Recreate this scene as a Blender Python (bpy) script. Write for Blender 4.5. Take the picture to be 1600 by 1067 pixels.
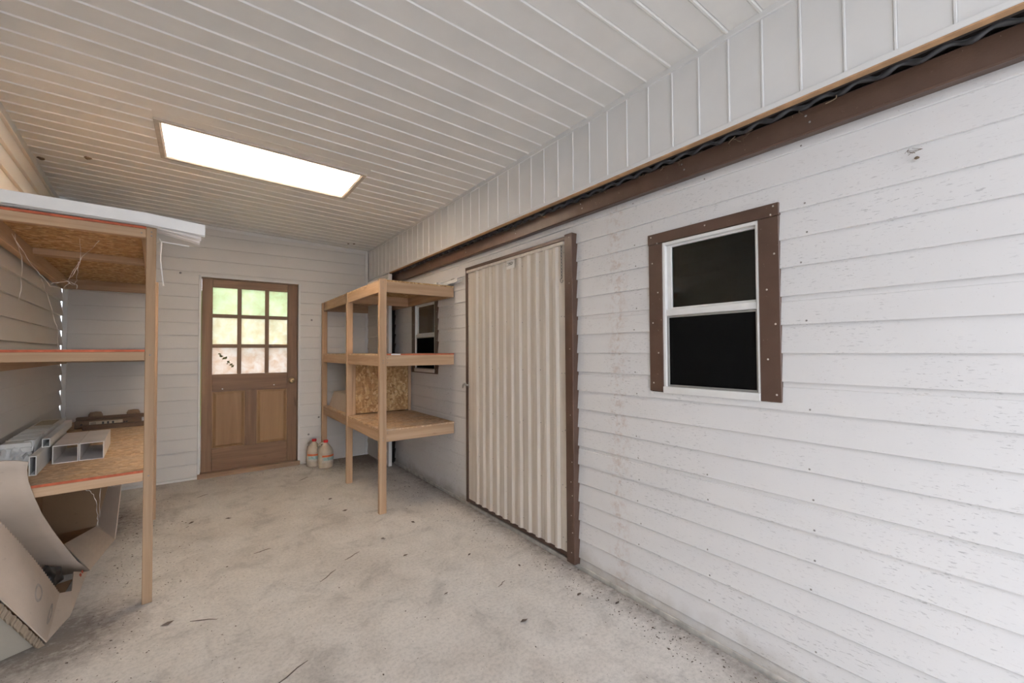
import bpy, bmesh, math, random
from mathutils import Vector, Matrix
random.seed(7)
S = bpy.context.scene
COL = S.collection
for o in list(bpy.data.objects): bpy.data.objects.remove(o)
R = math.radians
H = 1.29

# ------------------------------------------------------------------ camera, sky, exposure
yaw, pit, rol = R(36.285), R(1.273), R(-0.349)
fw = Vector((math.sin(yaw)*math.cos(pit), math.cos(yaw)*math.cos(pit), math.sin(pit)))
rt = Vector((math.cos(yaw), -math.sin(yaw), 0)); up = rt.cross(fw)
rt2 = rt*math.cos(rol)+up*math.sin(rol); up2 = -rt*math.sin(rol)+up*math.cos(rol)
cd = bpy.data.cameras.new('camera'); cam = bpy.data.objects.new('camera', cd); COL.objects.link(cam)
cd.sensor_width = 36; cd.lens = 661.47/1600*36; cd.clip_start = 0.02
m = Matrix((rt2, up2, -fw)).transposed().to_4x4(); m.translation = (0, 0, H); cam.matrix_world = m
S.camera = cam

w = bpy.data.worlds.new('overcast_sky'); S.world = w; w.use_nodes = True
bg = w.node_tree.nodes['Background']; bg.inputs[0].default_value = (0.87, 0.90, 1.0, 1); bg.inputs[1].default_value = 3.0
S.view_settings.view_transform = 'Standard'; S.view_settings.look = 'None'
S.view_settings.gamma = 1; S.view_settings.use_curve_mapping = False; S.view_settings.exposure = 0.80
TUBE = 178.0

# ------------------------------------------------------------------ materials
def mat(name):
    M = bpy.data.materials.new(name); M.use_nodes = True
    nt = M.node_tree; nt.nodes.clear()
    out = nt.nodes.new('ShaderNodeOutputMaterial'); b = nt.nodes.new('ShaderNodeBsdfPrincipled')
    nt.links.new(b.outputs[0], out.inputs[0])
    return M, nt, b, out
def N(nt, t, **k):
    n = nt.nodes.new('ShaderNode'+t)
    for a, v in k.items():
        if a.startswith('i_'):
            key = a[2:]
            n.inputs[int(key) if key.isdigit() else key.replace('_', ' ')].default_value = v
        else: setattr(n, a, v)
    return n
def coords(nt, scale=(1, 1, 1), rnd=True, rot=(0, 0, 0)):
    tc = N(nt, 'TexCoord'); mp = N(nt, 'Mapping'); mp.inputs['Scale'].default_value = scale
    mp.inputs['Rotation'].default_value = rot
    if rnd:
        oi = N(nt, 'ObjectInfo'); cm = N(nt, 'CombineXYZ')
        mu = N(nt, 'Math', operation='MULTIPLY', i_1=37.0); nt.links.new(oi.outputs['Random'], mu.inputs[0])
        for k in range(3): nt.links.new(mu.outputs[0], cm.inputs[k])
        ad = N(nt, 'VectorMath', operation='ADD')
        nt.links.new(tc.outputs['Object'], ad.inputs[0]); nt.links.new(cm.outputs[0], ad.inputs[1])
        nt.links.new(ad.outputs[0], mp.inputs[0])
    else: nt.links.new(tc.outputs['Object'], mp.inputs[0])
    return mp
def noise(nt, vec, scale, detail=4, rough=.55, dist=0):
    n = N(nt, 'TexNoise'); n.inputs['Scale'].default_value = scale; n.inputs['Detail'].default_value = detail
    n.inputs['Roughness'].default_value = rough; n.inputs['Distortion'].default_value = dist
    nt.links.new(vec.outputs[0], n.inputs['Vector']); return n
def ramp(nt, fac, stops):
    r = N(nt, 'ValToRGB'); e = r.color_ramp.elements
    while len(e) < len(stops): e.new(.5)
    for i, (p, c) in enumerate(stops):
        e[i].position = p; e[i].color = (*c, 1) if len(c) == 3 else c
    nt.links.new(fac, r.inputs[0]); return r
def g(v): return (v, v, v)
def mix(nt, fac, a, b, mode='MIX'):
    n = N(nt, 'Mix', data_type='RGBA', blend_type=mode)
    for sock, v in ((n.inputs[0], fac), (n.inputs[6], a), (n.inputs[7], b)):
        if hasattr(v, 'is_linked'): nt.links.new(v, sock)
        else: sock.default_value = v if not isinstance(v, tuple) else (*v, 1)
    return n.outputs[2]
def bump(nt, b, fac, strength, dist=.002):
    n = N(nt, 'Bump'); n.inputs['Strength'].default_value = strength; n.inputs['Distance'].default_value = dist
    nt.links.new(fac, n.inputs['Height']); nt.links.new(n.outputs[0], b.inputs['Normal'])

def plain(name, col, rough=.5, metal=0, noise_amt=.12, nscale=30):
    M, nt, b, o = mat(name)
    n = noise(nt, coords(nt), nscale, 4)
    c = ramp(nt, n.outputs[0], [(.3, tuple(x*(1-noise_amt) for x in col)), (.7, tuple(min(1, x*(1+noise_amt)) for x in col))])
    nt.links.new(c.outputs[0], b.inputs['Base Color'])
    b.inputs['Roughness'].default_value = rough; b.inputs['Metallic'].default_value = metal
    return M

def siding_mat(name, base, axis, dash=.5, rust=False, warm=.0):
    M, nt, b, o = mat(name)
    flat = coords(nt, rnd=False)
    sc = {'x': (1, 1, 3.2), 'y': (1, 1, 3.2)}[axis]
    big = noise(nt, flat, 1.3, 5, .6)
    col = ramp(nt, big.outputs[0], [(.3, tuple(x*.93 for x in base)), (.7, base)]).outputs[0]
    # weathered dashes stretched along the boards
    st = coords(nt, (42, 42, 190) , rnd=True)
    d = noise(nt, st, 1.0, 3, .6, .3)
    msk = ramp(nt, d.outputs[0], [(.60, g(0)), (.67, g(1))]).outputs[0]
    reg = ramp(nt, noise(nt, flat, 3.5, 4, .6).outputs[0], [(.42, g(0)), (.62, g(1))]).outputs[0]
    mm = N(nt, 'Math', operation='MULTIPLY'); nt.links.new(msk, mm.inputs[0]); nt.links.new(reg, mm.inputs[1])
    m2 = N(nt, 'Math', operation='MULTIPLY', i_1=dash); nt.links.new(mm.outputs[0], m2.inputs[0])
    col = mix(nt, m2.outputs[0], col, tuple(x*.45 for x in base))
    # dust specks
    sp = noise(nt, coords(nt), 160, 2, .5)
    s2 = ramp(nt, sp.outputs[0], [(.70, g(0)), (.76, g(1))]).outputs[0]
    m3 = N(nt, 'Math', operation='MULTIPLY', i_1=.35); nt.links.new(s2, m3.inputs[0])
    col = mix(nt, m3.outputs[0], col, (.25, .2, .15))
    if rust:   # brown splash stains near the bottom of the wall
        tc = N(nt, 'TexCoord'); sx = N(nt, 'SeparateXYZ'); nt.links.new(tc.outputs['Object'], sx.inputs[0])
        zr = N(nt, 'MapRange'); zr.inputs[1].default_value = .0; zr.inputs[2].default_value = .22; zr.inputs[3].default_value = 1; zr.inputs[4].default_value = 0
        nt.links.new(sx.outputs[2], zr.inputs[0])
        a = noise(nt, flat, 6, 4); mu = N(nt, 'Math', operation='MULTIPLY'); nt.links.new(zr.outputs[0], mu.inputs[0]); nt.links.new(a.outputs[0], mu.inputs[1])
        rr = ramp(nt, mu.outputs[0], [(.25, g(0)), (.6, g(.55))]).outputs[0]
        col = mix(nt, rr, col, (.30, .24, .15))
        # reddish rain-splash streak below the beam
        yr = N(nt, 'MapRange'); yr.inputs[1].default_value = .0; yr.inputs[2].default_value = .09; yr.inputs[3].default_value = 1; yr.inputs[4].default_value = 0
        ds = N(nt, 'Math', operation='SUBTRACT', i_1=1.53); nt.links.new(sx.outputs[1], ds.inputs[0])
        ab = N(nt, 'Math', operation='ABSOLUTE'); nt.links.new(ds.outputs[0], ab.inputs[0]); nt.links.new(ab.outputs[0], yr.inputs[0])
        f2 = noise(nt, flat, 28, 5, .7); k = ramp(nt, f2.outputs[0], [(.48, g(0)), (.68, g(.5))]).outputs[0]
        mu2 = N(nt, 'Math', operation='MULTIPLY'); nt.links.new(yr.outputs[0], mu2.inputs[0]); nt.links.new(k, mu2.inputs[1])
        col = mix(nt, mu2.outputs[0], col, (.42, .25, .16))
    nt.links.new(col, b.inputs['Base Color'])
    b.inputs['Roughness'].default_value = .5; b.inputs['Specular IOR Level'].default_value = .3
    bump(nt, b, noise(nt, coords(nt, (8, 8, 60)), 3, 4).outputs[0], .12, .001)
    return M
SID_R = siding_mat('painted_lap_siding', (.775, .77, .765), 'y', .62, True)
SID_B = siding_mat('back_lap_siding', (.76, .735, .69), 'x', .12)
SID_L = siding_mat('left_lap_siding', (.76, .73, .68), 'y', .12)
VINYL = plain('white_vinyl', (.88, .88, .86), .35, 0, .04, 8)
CEIL = plain('soffit_vinyl', (.82, .81, .78), .5, 0, .035, 5)
SOFF = plain('soffit_vinyl_upright', (.77, .77, .76), .5, 0, .03, 5)
TRIMW = plain('white_trim', (.78, .77, .74), .45, 0, .05, 10)
DIRTYVINYL = plain('dusty_white_vinyl', (.82, .81, .76), .45, 0, .10, 18)
PINKVINYL = plain('pinkish_vinyl', (.85, .80, .76), .45, 0, .05, 9)
CLEARWRAP = None

def brown_metal():
    M, nt, b, o = mat('brown_coated_metal')
    n = noise(nt, coords(nt), 9, 5)
    c = ramp(nt, n.outputs[0], [(.3, (.085, .047, .032)), (.7, (.118, .068, .047))]).outputs[0]
    sp = ramp(nt, noise(nt, coords(nt), 120, 2).outputs[0], [(.72, g(0)), (.76, g(.6))]).outputs[0]
    nt.links.new(mix(nt, sp, c, (.45, .36, .27)), b.inputs['Base Color'])
    b.inputs['Roughness'].default_value = .38
    bump(nt, b, noise(nt, coords(nt, (1, 1, 1)), 180, 3).outputs[0], .35, .001)
    return M
BROWN = brown_metal()

def wood(name, axis, light, dark, scale=1.0, rough=.7):
    M, nt, b, o = mat(name)
    s = {'x': (1.2, 22, 22), 'y': (22, 1.2, 22), 'z': (22, 22, 1.2)}[axis]
    v = coords(nt, tuple(k*scale for k in s))
    a = noise(nt, v, 1.0, 6, .62, .6)
    c = ramp(nt, a.outputs[0], [(.28, dark), (.52, tuple((x+y)/2 for x, y in zip(light, dark))), (.72, light)]).outputs[0]
    ks = {'x': (2.2, 9, 9), 'y': (9, 2.2, 9), 'z': (9, 9, 2.2)}[axis]
    kn = noise(nt, coords(nt, ks), 1.6, 2)
    km = ramp(nt, kn.outputs[0], [(.70, g(0)), (.78, g(.6))]).outputs[0]
    c = mix(nt, km, c, tuple(x*.4 for x in dark))
    oi = N(nt, 'ObjectInfo'); rr = ramp(nt, oi.outputs['Random'], [(0, g(.82)), (1, g(1.1))])
    c = mix(nt, 1.0, c, rr.outputs[0], 'MULTIPLY')
    nt.links.new(c, b.inputs['Base Color']); b.inputs['Roughness'].default_value = rough
    b.inputs['Specular IOR Level'].default_value = .3
    bump(nt, b, a.outputs[0], .25, .002)
    return M
PL, PD = (.61, .43, .28), (.42, .27, .155)
PINE = {a: wood('pine_'+a, a, PL, PD) for a in 'xyz'}
DL, DD = (.29, .175, .095), (.18, .105, .055)
DOOR = {a: wood('stained_door_wood_'+a, a, DL, DD, 1.4, .45) for a in 'xz'}
PANELW = wood('door_panel_wood', 'z', (.37, .225, .105), (.25, .145, .065), .5, .42)
OLDW = wood('weathered_dark_wood', 'x', (.24, .16, .10), (.10, .065, .045), 1.2)
SILL = wood('worn_sill_wood', 'x', (.42, .30, .20), (.24, .16, .10), 1.0)

def osb(name, tint=(1, 1, 1), dust=0.0):
    M, nt, b, o = mat(name)
    cols = []
    for k, (rx, rz) in enumerate(((.7, .5), (-.55, -.8), (1.3, 1.6))):
        v = coords(nt, (1/11, 1/44, 1/44), True, (0, rx*1.3, rz*1.1)); v.vector_type = 'TEXTURE'
        vo = N(nt, 'TexVoronoi'); vo.inputs['Scale'].default_value = 1.0; nt.links.new(v.outputs[0], vo.inputs['Vector'])
        cols.append(vo)
    bw = N(nt, 'SeparateColor'); nt.links.new(cols[0].outputs['Color'], bw.inputs[0])
    sel = N(nt, 'Math', operation='GREATER_THAN', i_1=.5); nt.links.new(bw.outputs[2], sel.inputs[0])
    c = mix(nt, sel.outputs[0], cols[1].outputs['Color'], cols[2].outputs['Color'])
    s2 = N(nt, 'SeparateColor'); nt.links.new(c, s2.inputs[0])
    T = lambda r: tuple(x*y for x, y in zip(r, tint))
    cr = ramp(nt, s2.outputs[0], [(0, T((.36, .20, .085))), (.45, T((.52, .32, .145))), (.8, T((.62, .42, .21))), (1, T((.72, .53, .31)))]).outputs[0]
    dk = ramp(nt, noise(nt, coords(nt, (8, 8, 30)), 3, 5).outputs[0], [(.3, g(.72)), (.55, g(1))]).outputs[0]
    cr = mix(nt, 1.0, cr, dk, 'MULTIPLY')
    if dust:
        d = ramp(nt, noise(nt, coords(nt), 5, 6, .65).outputs[0], [(.35, g(dust*.3)), (.7, g(dust))]).outputs[0]
        cr = mix(nt, d, cr, (.60, .52, .42))
        e = ramp(nt, noise(nt, coords(nt, (14, 45, 30)), 1.6, 4).outputs[0], [(.68, g(0)), (.74, g(.8))]).outputs[0]
        cr = mix(nt, e, cr, (.14, .10, .07))
    nt.links.new(cr, b.inputs['Base Color']); b.inputs['Roughness'].default_value = .75
    b.inputs['Specular IOR Level'].default_value = .2
    return M
OSB = osb('strand_board'); OSBD = osb('dusty_strand_board', (1.15, 1.1, 1.1), .65)
RED = plain('red_edge_paint', (.52, .125, .055), .7, 0, .25, 25)

def card(name, col):
    M, nt, b, o = mat(name)
    a = noise(nt, coords(nt), 4, 6, .6)
    c = ramp(nt, a.outputs[0], [(.3, tuple(x*.85 for x in col)), (.7, col)]).outputs[0]
    d = ramp(nt, noise(nt, coords(nt), 26, 4).outputs[0], [(.66, g(0)), (.76, g(.4))]).outputs[0]
    nt.links.new(mix(nt, d, c, tuple(x*.5 for x in col)), b.inputs['Base Color']); b.inputs['Roughness'].default_value = .85
    b.inputs['Specular IOR Level'].default_value = .15
    bump(nt, b, a.outputs[0], .2, .004)
    return M
CARD = card('dusty_cardboard', (.65, .545, .445)); CARDD = card('brown_cardboard', (.34, .22, .13))
CARDSHADE = card('shaded_cardboard', (.42, .38, .31))  # shade on the carton side panel, put into a greyer card colour
CARDR = card('raw_torn_cardboard', (.36, .28, .20))

def concrete():
    M, nt, b, o = mat('stained_concrete')
    f = coords(nt, rnd=False)
    big = noise(nt, f, 1.1, 6, .62, .3); mid = noise(nt, f, 4.0, 7, .68, .6); fine = noise(nt, f, 60, 5, .7)
    c = ramp(nt, big.outputs[0], [(.30, (.60, .56, .51)), (.50, (.70, .67, .625)), (.68, (.76, .74, .705))]).outputs[0]
    c2 = ramp(nt, mid.outputs[0], [(.30, g(.72)), (.46, g(.95)), (.62, g(1.04))]).outputs[0]
    c = mix(nt, 1.0, c, c2, 'MULTIPLY')
    c3 = ramp(nt, fine.outputs[0], [(.30, g(.80)), (.55, g(1.03))]).outputs[0]
    c = mix(nt, 1.0, c, c3, 'MULTIPLY')
    # scuffed darker smears
    sm = ramp(nt, noise(nt, coords(nt, (1.6, .8, 1), False, (0, 0, .5)), 2.3, 5, .6, 1.0).outputs[0], [(.60, g(0)), (.72, g(.38))]).outputs[0]
    c = mix(nt, sm, c, (.40, .37, .335))
    # dark grit specks
    sp = ramp(nt, noise(nt, f, 210, 2, .5).outputs[0], [(.69, g(0)), (.75, g(.75))]).outputs[0]
    rg = ramp(nt, noise(nt, f, 2.1, 4).outputs[0], [(.40, g(.15)), (.62, g(1))]).outputs[0]
    mu = N(nt, 'Math', operation='MULTIPLY'); nt.links.new(sp, mu.inputs[0]); nt.links.new(rg, mu.inputs[1])
    c = mix(nt, mu.outputs[0], c, (.14, .12, .10))
    # soil collected under the left shelf; soil plus painted shade in the far corner
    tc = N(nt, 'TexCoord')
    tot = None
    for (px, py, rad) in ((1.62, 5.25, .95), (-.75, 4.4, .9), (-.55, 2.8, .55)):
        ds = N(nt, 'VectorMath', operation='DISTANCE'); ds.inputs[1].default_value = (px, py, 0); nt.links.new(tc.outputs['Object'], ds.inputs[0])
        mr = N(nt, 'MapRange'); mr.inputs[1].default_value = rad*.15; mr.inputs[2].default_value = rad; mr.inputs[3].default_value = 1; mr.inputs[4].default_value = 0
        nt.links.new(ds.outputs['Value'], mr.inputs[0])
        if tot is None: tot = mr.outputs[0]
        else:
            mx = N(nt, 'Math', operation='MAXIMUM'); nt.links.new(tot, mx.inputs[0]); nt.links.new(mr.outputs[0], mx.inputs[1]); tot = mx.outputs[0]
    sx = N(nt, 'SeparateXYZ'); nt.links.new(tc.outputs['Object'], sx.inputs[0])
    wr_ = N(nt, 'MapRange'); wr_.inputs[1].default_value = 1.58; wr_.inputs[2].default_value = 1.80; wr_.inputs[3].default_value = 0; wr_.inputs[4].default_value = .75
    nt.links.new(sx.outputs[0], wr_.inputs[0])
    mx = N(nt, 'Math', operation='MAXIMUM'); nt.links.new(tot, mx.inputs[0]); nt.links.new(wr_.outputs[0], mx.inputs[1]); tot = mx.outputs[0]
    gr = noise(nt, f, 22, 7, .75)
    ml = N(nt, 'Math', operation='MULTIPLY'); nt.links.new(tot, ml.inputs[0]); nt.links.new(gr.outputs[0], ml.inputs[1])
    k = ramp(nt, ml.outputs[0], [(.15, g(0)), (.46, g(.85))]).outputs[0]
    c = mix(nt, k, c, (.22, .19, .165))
    nt.links.new(c, b.inputs['Base Color']); b.inputs['Roughness'].default_value = .85
    b.inputs['Specular IOR Level'].default_value = .2
    bump(nt, b, mid.outputs[0], .25, .004)
    return M
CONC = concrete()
FOUND = plain('foundation_block', (.64, .615, .565), .9, 0, .25, 14)

def corrug():
    M, nt, b, o = mat('cream_ribbed_metal')
    f = coords(nt, (30, 30, 1.0), False)
    c = ramp(nt, noise(nt, f, 1.2, 5, .6).outputs[0], [(.35, (.57, .51, .435)), (.65, (.66, .615, .55))]).outputs[0]
    d = ramp(nt, noise(nt, coords(nt, (50, 50, 14), False), 1.3, 3).outputs[0], [(.72, g(0)), (.77, g(.6))]).outputs[0]
    nt.links.new(mix(nt, d, c, (.28, .22, .17)), b.inputs['Base Color']); b.inputs['Roughness'].default_value = .45
    return M
CORR = corrug()
ALU = plain('white_aluminium_frame', (.78, .78, .76), .35, 0, .05, 10)
GREYF = plain('grey_screen_frame', (.36, .36, .34), .4, .4, .1, 20)
STEEL = plain('galvanised_steel', (.42, .41, .39), .35, .8, .15, 40)
RUSTY = plain('screw_steel', (.30, .28, .26), .5, .4, .3, 60)
BRASS = plain('worn_brass', (.55, .44, .26), .3, .85, .15, 40)
BLACKC = plain('black_cable_rubber', (.06, .06, .064), .45, 0, .3, 30)
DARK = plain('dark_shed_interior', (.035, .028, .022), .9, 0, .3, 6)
DARKF = plain('dark_framing', (.05, .04, .035), .9, 0, .3, 6)
GOLD = plain('raw_wood_edge', (.50, .30, .16), .7, 0, .2, 20)
GREEN = plain('leaf_green', (.20, .42, .09), .6, 0, .35, 3)
GROUND = plain('pale_gravel_ground', (.42, .41, .395), .95, 0, .25, 2)
LEAF = plain('dry_leaf', (.13, .10, .078), .9, 0, .45, 9)
PAPER = plain('paper_label', (.78, .77, .74), .7, 0, .03, 20)
HEADM = plain('painted_nail', (.55, .50, .44), .5, 0, .2, 60)
CHAINM = plain('dark_chain_steel', (.14, .14, .14), .4, .6, .2, 40)
INK = plain('dark_ink', (.05, .05, .05), .8, 0, .1, 20)
WEB = plain('cobweb_silk', (.80, .74, .66), .8, 0, .1, 20)
MUD = plain('dried_mud', (.16, .115, .075), .95, 0, .35, 60)
FRAMEL = plain('light_frame_metal', (.55, .50, .44), .4, .1, .1, 30)
REDCAP = plain('red_plastic', (.62, .02, .02), .35, 0, .1, 20)
ORANGE = plain('orange_label_band', (.72, .17, .06), .5, 0, .12, 40)
TEAL = plain('teal_label_print', (.36, .52, .50), .5, 0, .2, 60)
TAN = plain('tan_label', (.50, .44, .33), .7, 0, .1, 30)
HOUS = plain('fixture_housing_white', (.85, .85, .83), .5, 0, .02, 10)

def glassy(name, col=(.008, .008, .008), rough=.015):
    M, nt, b, o = mat(name)
    nt.nodes.remove(b)
    t = N(nt, 'BsdfTransparent'); t.inputs[0].default_value = (.75, .78, .76, 1)
    gl = N(nt, 'BsdfGlossy'); gl.inputs['Roughness'].default_value = rough
    df = N(nt, 'BsdfDiffuse'); df.inputs[0].default_value = (.3, .27, .22, 1)
    lw = N(nt, 'Fresnel'); lw.inputs[0].default_value = 1.45
    m1 = N(nt, 'MixShader'); nt.links.new(lw.outputs[0], m1.inputs[0]); nt.links.new(t.outputs[0], m1.inputs[1]); nt.links.new(gl.outputs[0], m1.inputs[2])
    d = ramp(nt, noise(nt, coords(nt), 30, 5, .7).outputs[0], [(.58, g(0)), (.80, g(.08))])
    m2 = N(nt, 'MixShader'); nt.links.new(d.outputs[0], m2.inputs[0]); nt.links.new(m1.outputs[0], m2.inputs[1]); nt.links.new(df.outputs[0], m2.inputs[2])
    nt.links.new(m2.outputs[0], o.inputs[0])
    return M, nt, d
GLASS = glassy('window_glass')[0]
_m, _nt, _d = glassy('greyish_window_glass'); GREYGLASS = _m  # grey diffuse layer mixed over the clear glass
_d.color_ramp.elements[0].color = (.28, .28, .28, 1); _d.color_ramp.elements[1].color = (.42, .42, .42, 1)
def screen_mat():
    M, nt, b, o = mat('insect_screen'); nt.nodes.remove(b)
    t = N(nt, 'BsdfTransparent'); t.inputs[0].default_value = (.35, .35, .35, 1)
    df = N(nt, 'BsdfDiffuse'); df.inputs[0].default_value = (.02, .02, .02, 1)
    mx = N(nt, 'MixShader', i_0=.45); nt.links.new(t.outputs[0], mx.inputs[1]); nt.links.new(df.outputs[0], mx.inputs[2])
    nt.links.new(mx.outputs[0], o.inputs[0]); return M
SCREEN = screen_mat()
def pane_mat(name, a, c):
    M, nt, b, o = mat(name); nt.nodes.remove(b)
    n1 = noise(nt, coords(nt), 14, 6, .65, .5)
    col = ramp(nt, n1.outputs[0], [(.32, a), (.62, c)]).outputs[0]
    tr = N(nt, 'BsdfTranslucent'); nt.links.new(col, tr.inputs[0])
    df = N(nt, 'BsdfDiffuse'); nt.links.new(col, df.inputs[0])
    rf = N(nt, 'BsdfRefraction'); rf.inputs['Roughness'].default_value = .45; rf.inputs['IOR'].default_value = 1.05
    nt.links.new(col, rf.inputs[0])
    m1 = N(nt, 'MixShader', i_0=.35); nt.links.new(tr.outputs[0], m1.inputs[1]); nt.links.new(df.outputs[0], m1.inputs[2]); m1.inputs[0].default_value = .15
    m2 = N(nt, 'MixShader', i_0=.45); nt.links.new(m1.outputs[0], m2.inputs[1]); nt.links.new(rf.outputs[0], m2.inputs[2])
    gl = N(nt, 'BsdfGlossy'); gl.inputs['Roughness'].default_value = .25
    m3 = N(nt, 'MixShader', i_0=.04); nt.links.new(m2.outputs[0], m3.inputs[1]); nt.links.new(gl.outputs[0], m3.inputs[2])
    nt.links.new(m3.outputs[0], o.inputs[0]); return M
PANES = [pane_mat('algae_film_pane', (.60, .60, .42), (.66, .74, .56)), pane_mat('dusty_film_pane', (.64, .57, .41), (.72, .70, .60)),
         pane_mat('splashed_dirt_pane', (.54, .42, .32), (.62, .58, .53))]
def diff_mat():
    M, nt, b, o = mat('lamp_diffuser'); nt.nodes.remove(b)
    tr = N(nt, 'BsdfTranslucent'); tr.inputs[0].default_value = (.92, .86, .80, 1)
    df = N(nt, 'BsdfDiffuse'); df.inputs[0].default_value = (.9, .88, .84, 1)
    mx = N(nt, 'MixShader', i_0=.2); nt.links.new(tr.outputs[0], mx.inputs[1]); nt.links.new(df.outputs[0], mx.inputs[2])
    nt.links.new(mx.outputs[0], o.inputs[0]); return M
DIFFUSER = diff_mat()
def emit(name, col, s):
    M, nt, b, o = mat(name); nt.nodes.remove(b)
    e = N(nt, 'Emission'); e.inputs[0].default_value = (*col, 1); e.inputs[1].default_value = s
    nt.links.new(e.outputs[0], o.inputs[0]); return M
TUBEM = emit('fluorescent_tube', (1.0, .92, .84), TUBE)
def jug_mat():
    M, nt, b, o = mat('cloudy_jug_plastic')
    f = coords(nt, rnd=False); sx = N(nt, 'SeparateXYZ'); nt.links.new(f.outputs[0], sx.inputs[0])
    c = ramp(nt, noise(nt, f, 18, 4).outputs[0], [(.3, (.50, .41, .30)), (.7, (.64, .58, .48))]).outputs[0]
    nt.links.new(c, b.inputs['Base Color']); b.inputs['Roughness'].default_value = .4
    b.inputs['Subsurface Weight'].default_value = .15; b.inputs['Subsurface Radius'].default_value = (.02, .015, .01)
    return M
JUG = jug_mat()

# ------------------------------------------------------------------ mesh helpers
def obj(name, bm, m, parent=None, kind=None, smooth=False):
    bmesh.ops.recalc_face_normals(bm, faces=bm.faces)
    me = bpy.data.meshes.new(name); bm.to_mesh(me); bm.free()
    for mm in (m if isinstance(m, (list, tuple)) else [m]): me.materials.append(mm)
    if smooth:
        for p in me.polygons: p.use_smooth = True
    o = bpy.data.objects.new(name, me); COL.objects.link(o)
    if parent: o.parent = parent
    if kind: o['kind'] = kind
    return o
def tag(o, label, cat, group=None):
    o['label'] = label; o['category'] = cat
    if group: o['group'] = group
    return o
def empty(name, loc=(0, 0, 0), rz=0.0, kind=None):
    o = bpy.data.objects.new(name, None); COL.objects.link(o); o.location = loc; o.rotation_euler = (0, 0, rz)
    o.empty_display_size = .05
    if kind: o['kind'] = kind
    return o
def thing(name, label, cat, loc=(0, 0, 0), rz=0.0, group=None): return tag(empty(name, loc, rz), label, cat, group)
def NB(): return bmesh.new()
def box(bm, x0, x1, y0, y1, z0, z1, bev=0.0):
    vs = [bm.verts.new((x, y, z)) for x in (x0, x1) for y in (y0, y1) for z in (z0, z1)]
    fs = [(0, 1, 3, 2), (4, 6, 7, 5), (0, 4, 5, 1), (2, 3, 7, 6), (0, 2, 6, 4), (1, 5, 7, 3)]
    F = [bm.faces.new([vs[i] for i in f]) for f in fs]
    if bev:
        ed = {e for f in F for e in f.edges}
        bmesh.ops.bevel(bm, geom=list(ed), offset=bev, segments=1, affect='EDGES')
    return bm
def bx(name, mt, parent, x0, x1, y0, y1, z0, z1, bev=0.002, kind=None):
    return obj(name, box(NB(), x0, x1, y0, y1, z0, z1, bev), mt, parent, kind)
def hexa(bm, pts):   # 8 points: bottom ring of four then top ring of four
    v = [bm.verts.new(p) for p in pts]
    for f in ((0, 1, 2, 3), (4, 7, 6, 5), (0, 4, 5, 1), (1, 5, 6, 2), (2, 6, 7, 3), (3, 7, 4, 0)): bm.faces.new([v[i] for i in f])
    return bm
def prism(bm, prof, fn, a0, a1):   # prof: closed list of (p,q); fn(a,p,q)->xyz ; extruded a0..a1
    A = [bm.verts.new(fn(a0, p, q)) for p, q in prof]; B = [bm.verts.new(fn(a1, p, q)) for p, q in prof]
    n = len(prof)
    for i in range(n): bm.faces.new((A[i], A[(i+1) % n], B[(i+1) % n], B[i]))
    bm.faces.new(A[::-1]); bm.faces.new(B)
    return bm
def tube(bm, pts, r, seg=6, cap=True):
    pts = [Vector(p) for p in pts]; rings = []
    for i, p in enumerate(pts):
        t = (pts[min(i+1, len(pts)-1)]-pts[max(i-1, 0)]).normalized()
        a = t.cross(Vector((0, 0, 1)) if abs(t.z) < .9 else Vector((1, 0, 0))).normalized(); b = t.cross(a)
        rr = r[i] if isinstance(r, (list, tuple)) else r
        rings.append([bm.verts.new(p+(a*math.cos(2*math.pi*k/seg)+b*math.sin(2*math.pi*k/seg))*rr) for k in range(seg)])
    for i in range(len(rings)-1):
        for k in range(seg):
            bm.faces.new((rings[i][k], rings[i][(k+1) % seg], rings[i+1][(k+1) % seg], rings[i+1][k]))
    if cap: bm.faces.new(rings[0][::-1]); bm.faces.new(rings[-1])
    return bm
def lathe(bm, prof, seg=24, cx=0, cy=0, a0=0, a1=2*math.pi):
    full = abs(a1-a0-2*math.pi) < 1e-6; n = seg if full else seg+1
    rings = [[bm.verts.new((cx+r*math.cos(a0+(a1-a0)*k/seg), cy+r*math.sin(a0+(a1-a0)*k/seg), z)) for k in range(n)] for r, z in prof]
    for i in range(len(rings)-1):
        for k in range(seg if full else seg):
            k2 = (k+1) % n if full else k+1
            bm.faces.new((rings[i][k], rings[i][k2], rings[i+1][k2], rings[i+1][k]))
    if full: bm.faces.new(rings[0][::-1]); bm.faces.new(rings[-1])
    return bm
def heads(parent, P, n, r=.005, m=None, name='screw_head'):
    bm = NB(); n = Vector(n).normalized()
    a = n.cross(Vector((0, 0, 1)) if abs(n.z) < .9 else Vector((1, 0, 0))).normalized(); b = n.cross(a)
    for p in P:
        p = Vector(p); R0 = []; R1 = []
        for k in range(8):
            d = a*math.cos(k*math.pi/4)+b*math.sin(k*math.pi/4); R0.append(bm.verts.new(p+d*r)); R1.append(bm.verts.new(p+d*r*.7+n*r*.5))
        for k in range(8): bm.faces.new((R0[k], R0[(k+1) % 8], R1[(k+1) % 8], R1[k]))
        bm.faces.new(R1)
    return obj(name, bm, m or RUSTY, parent, 'stuff')

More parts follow.
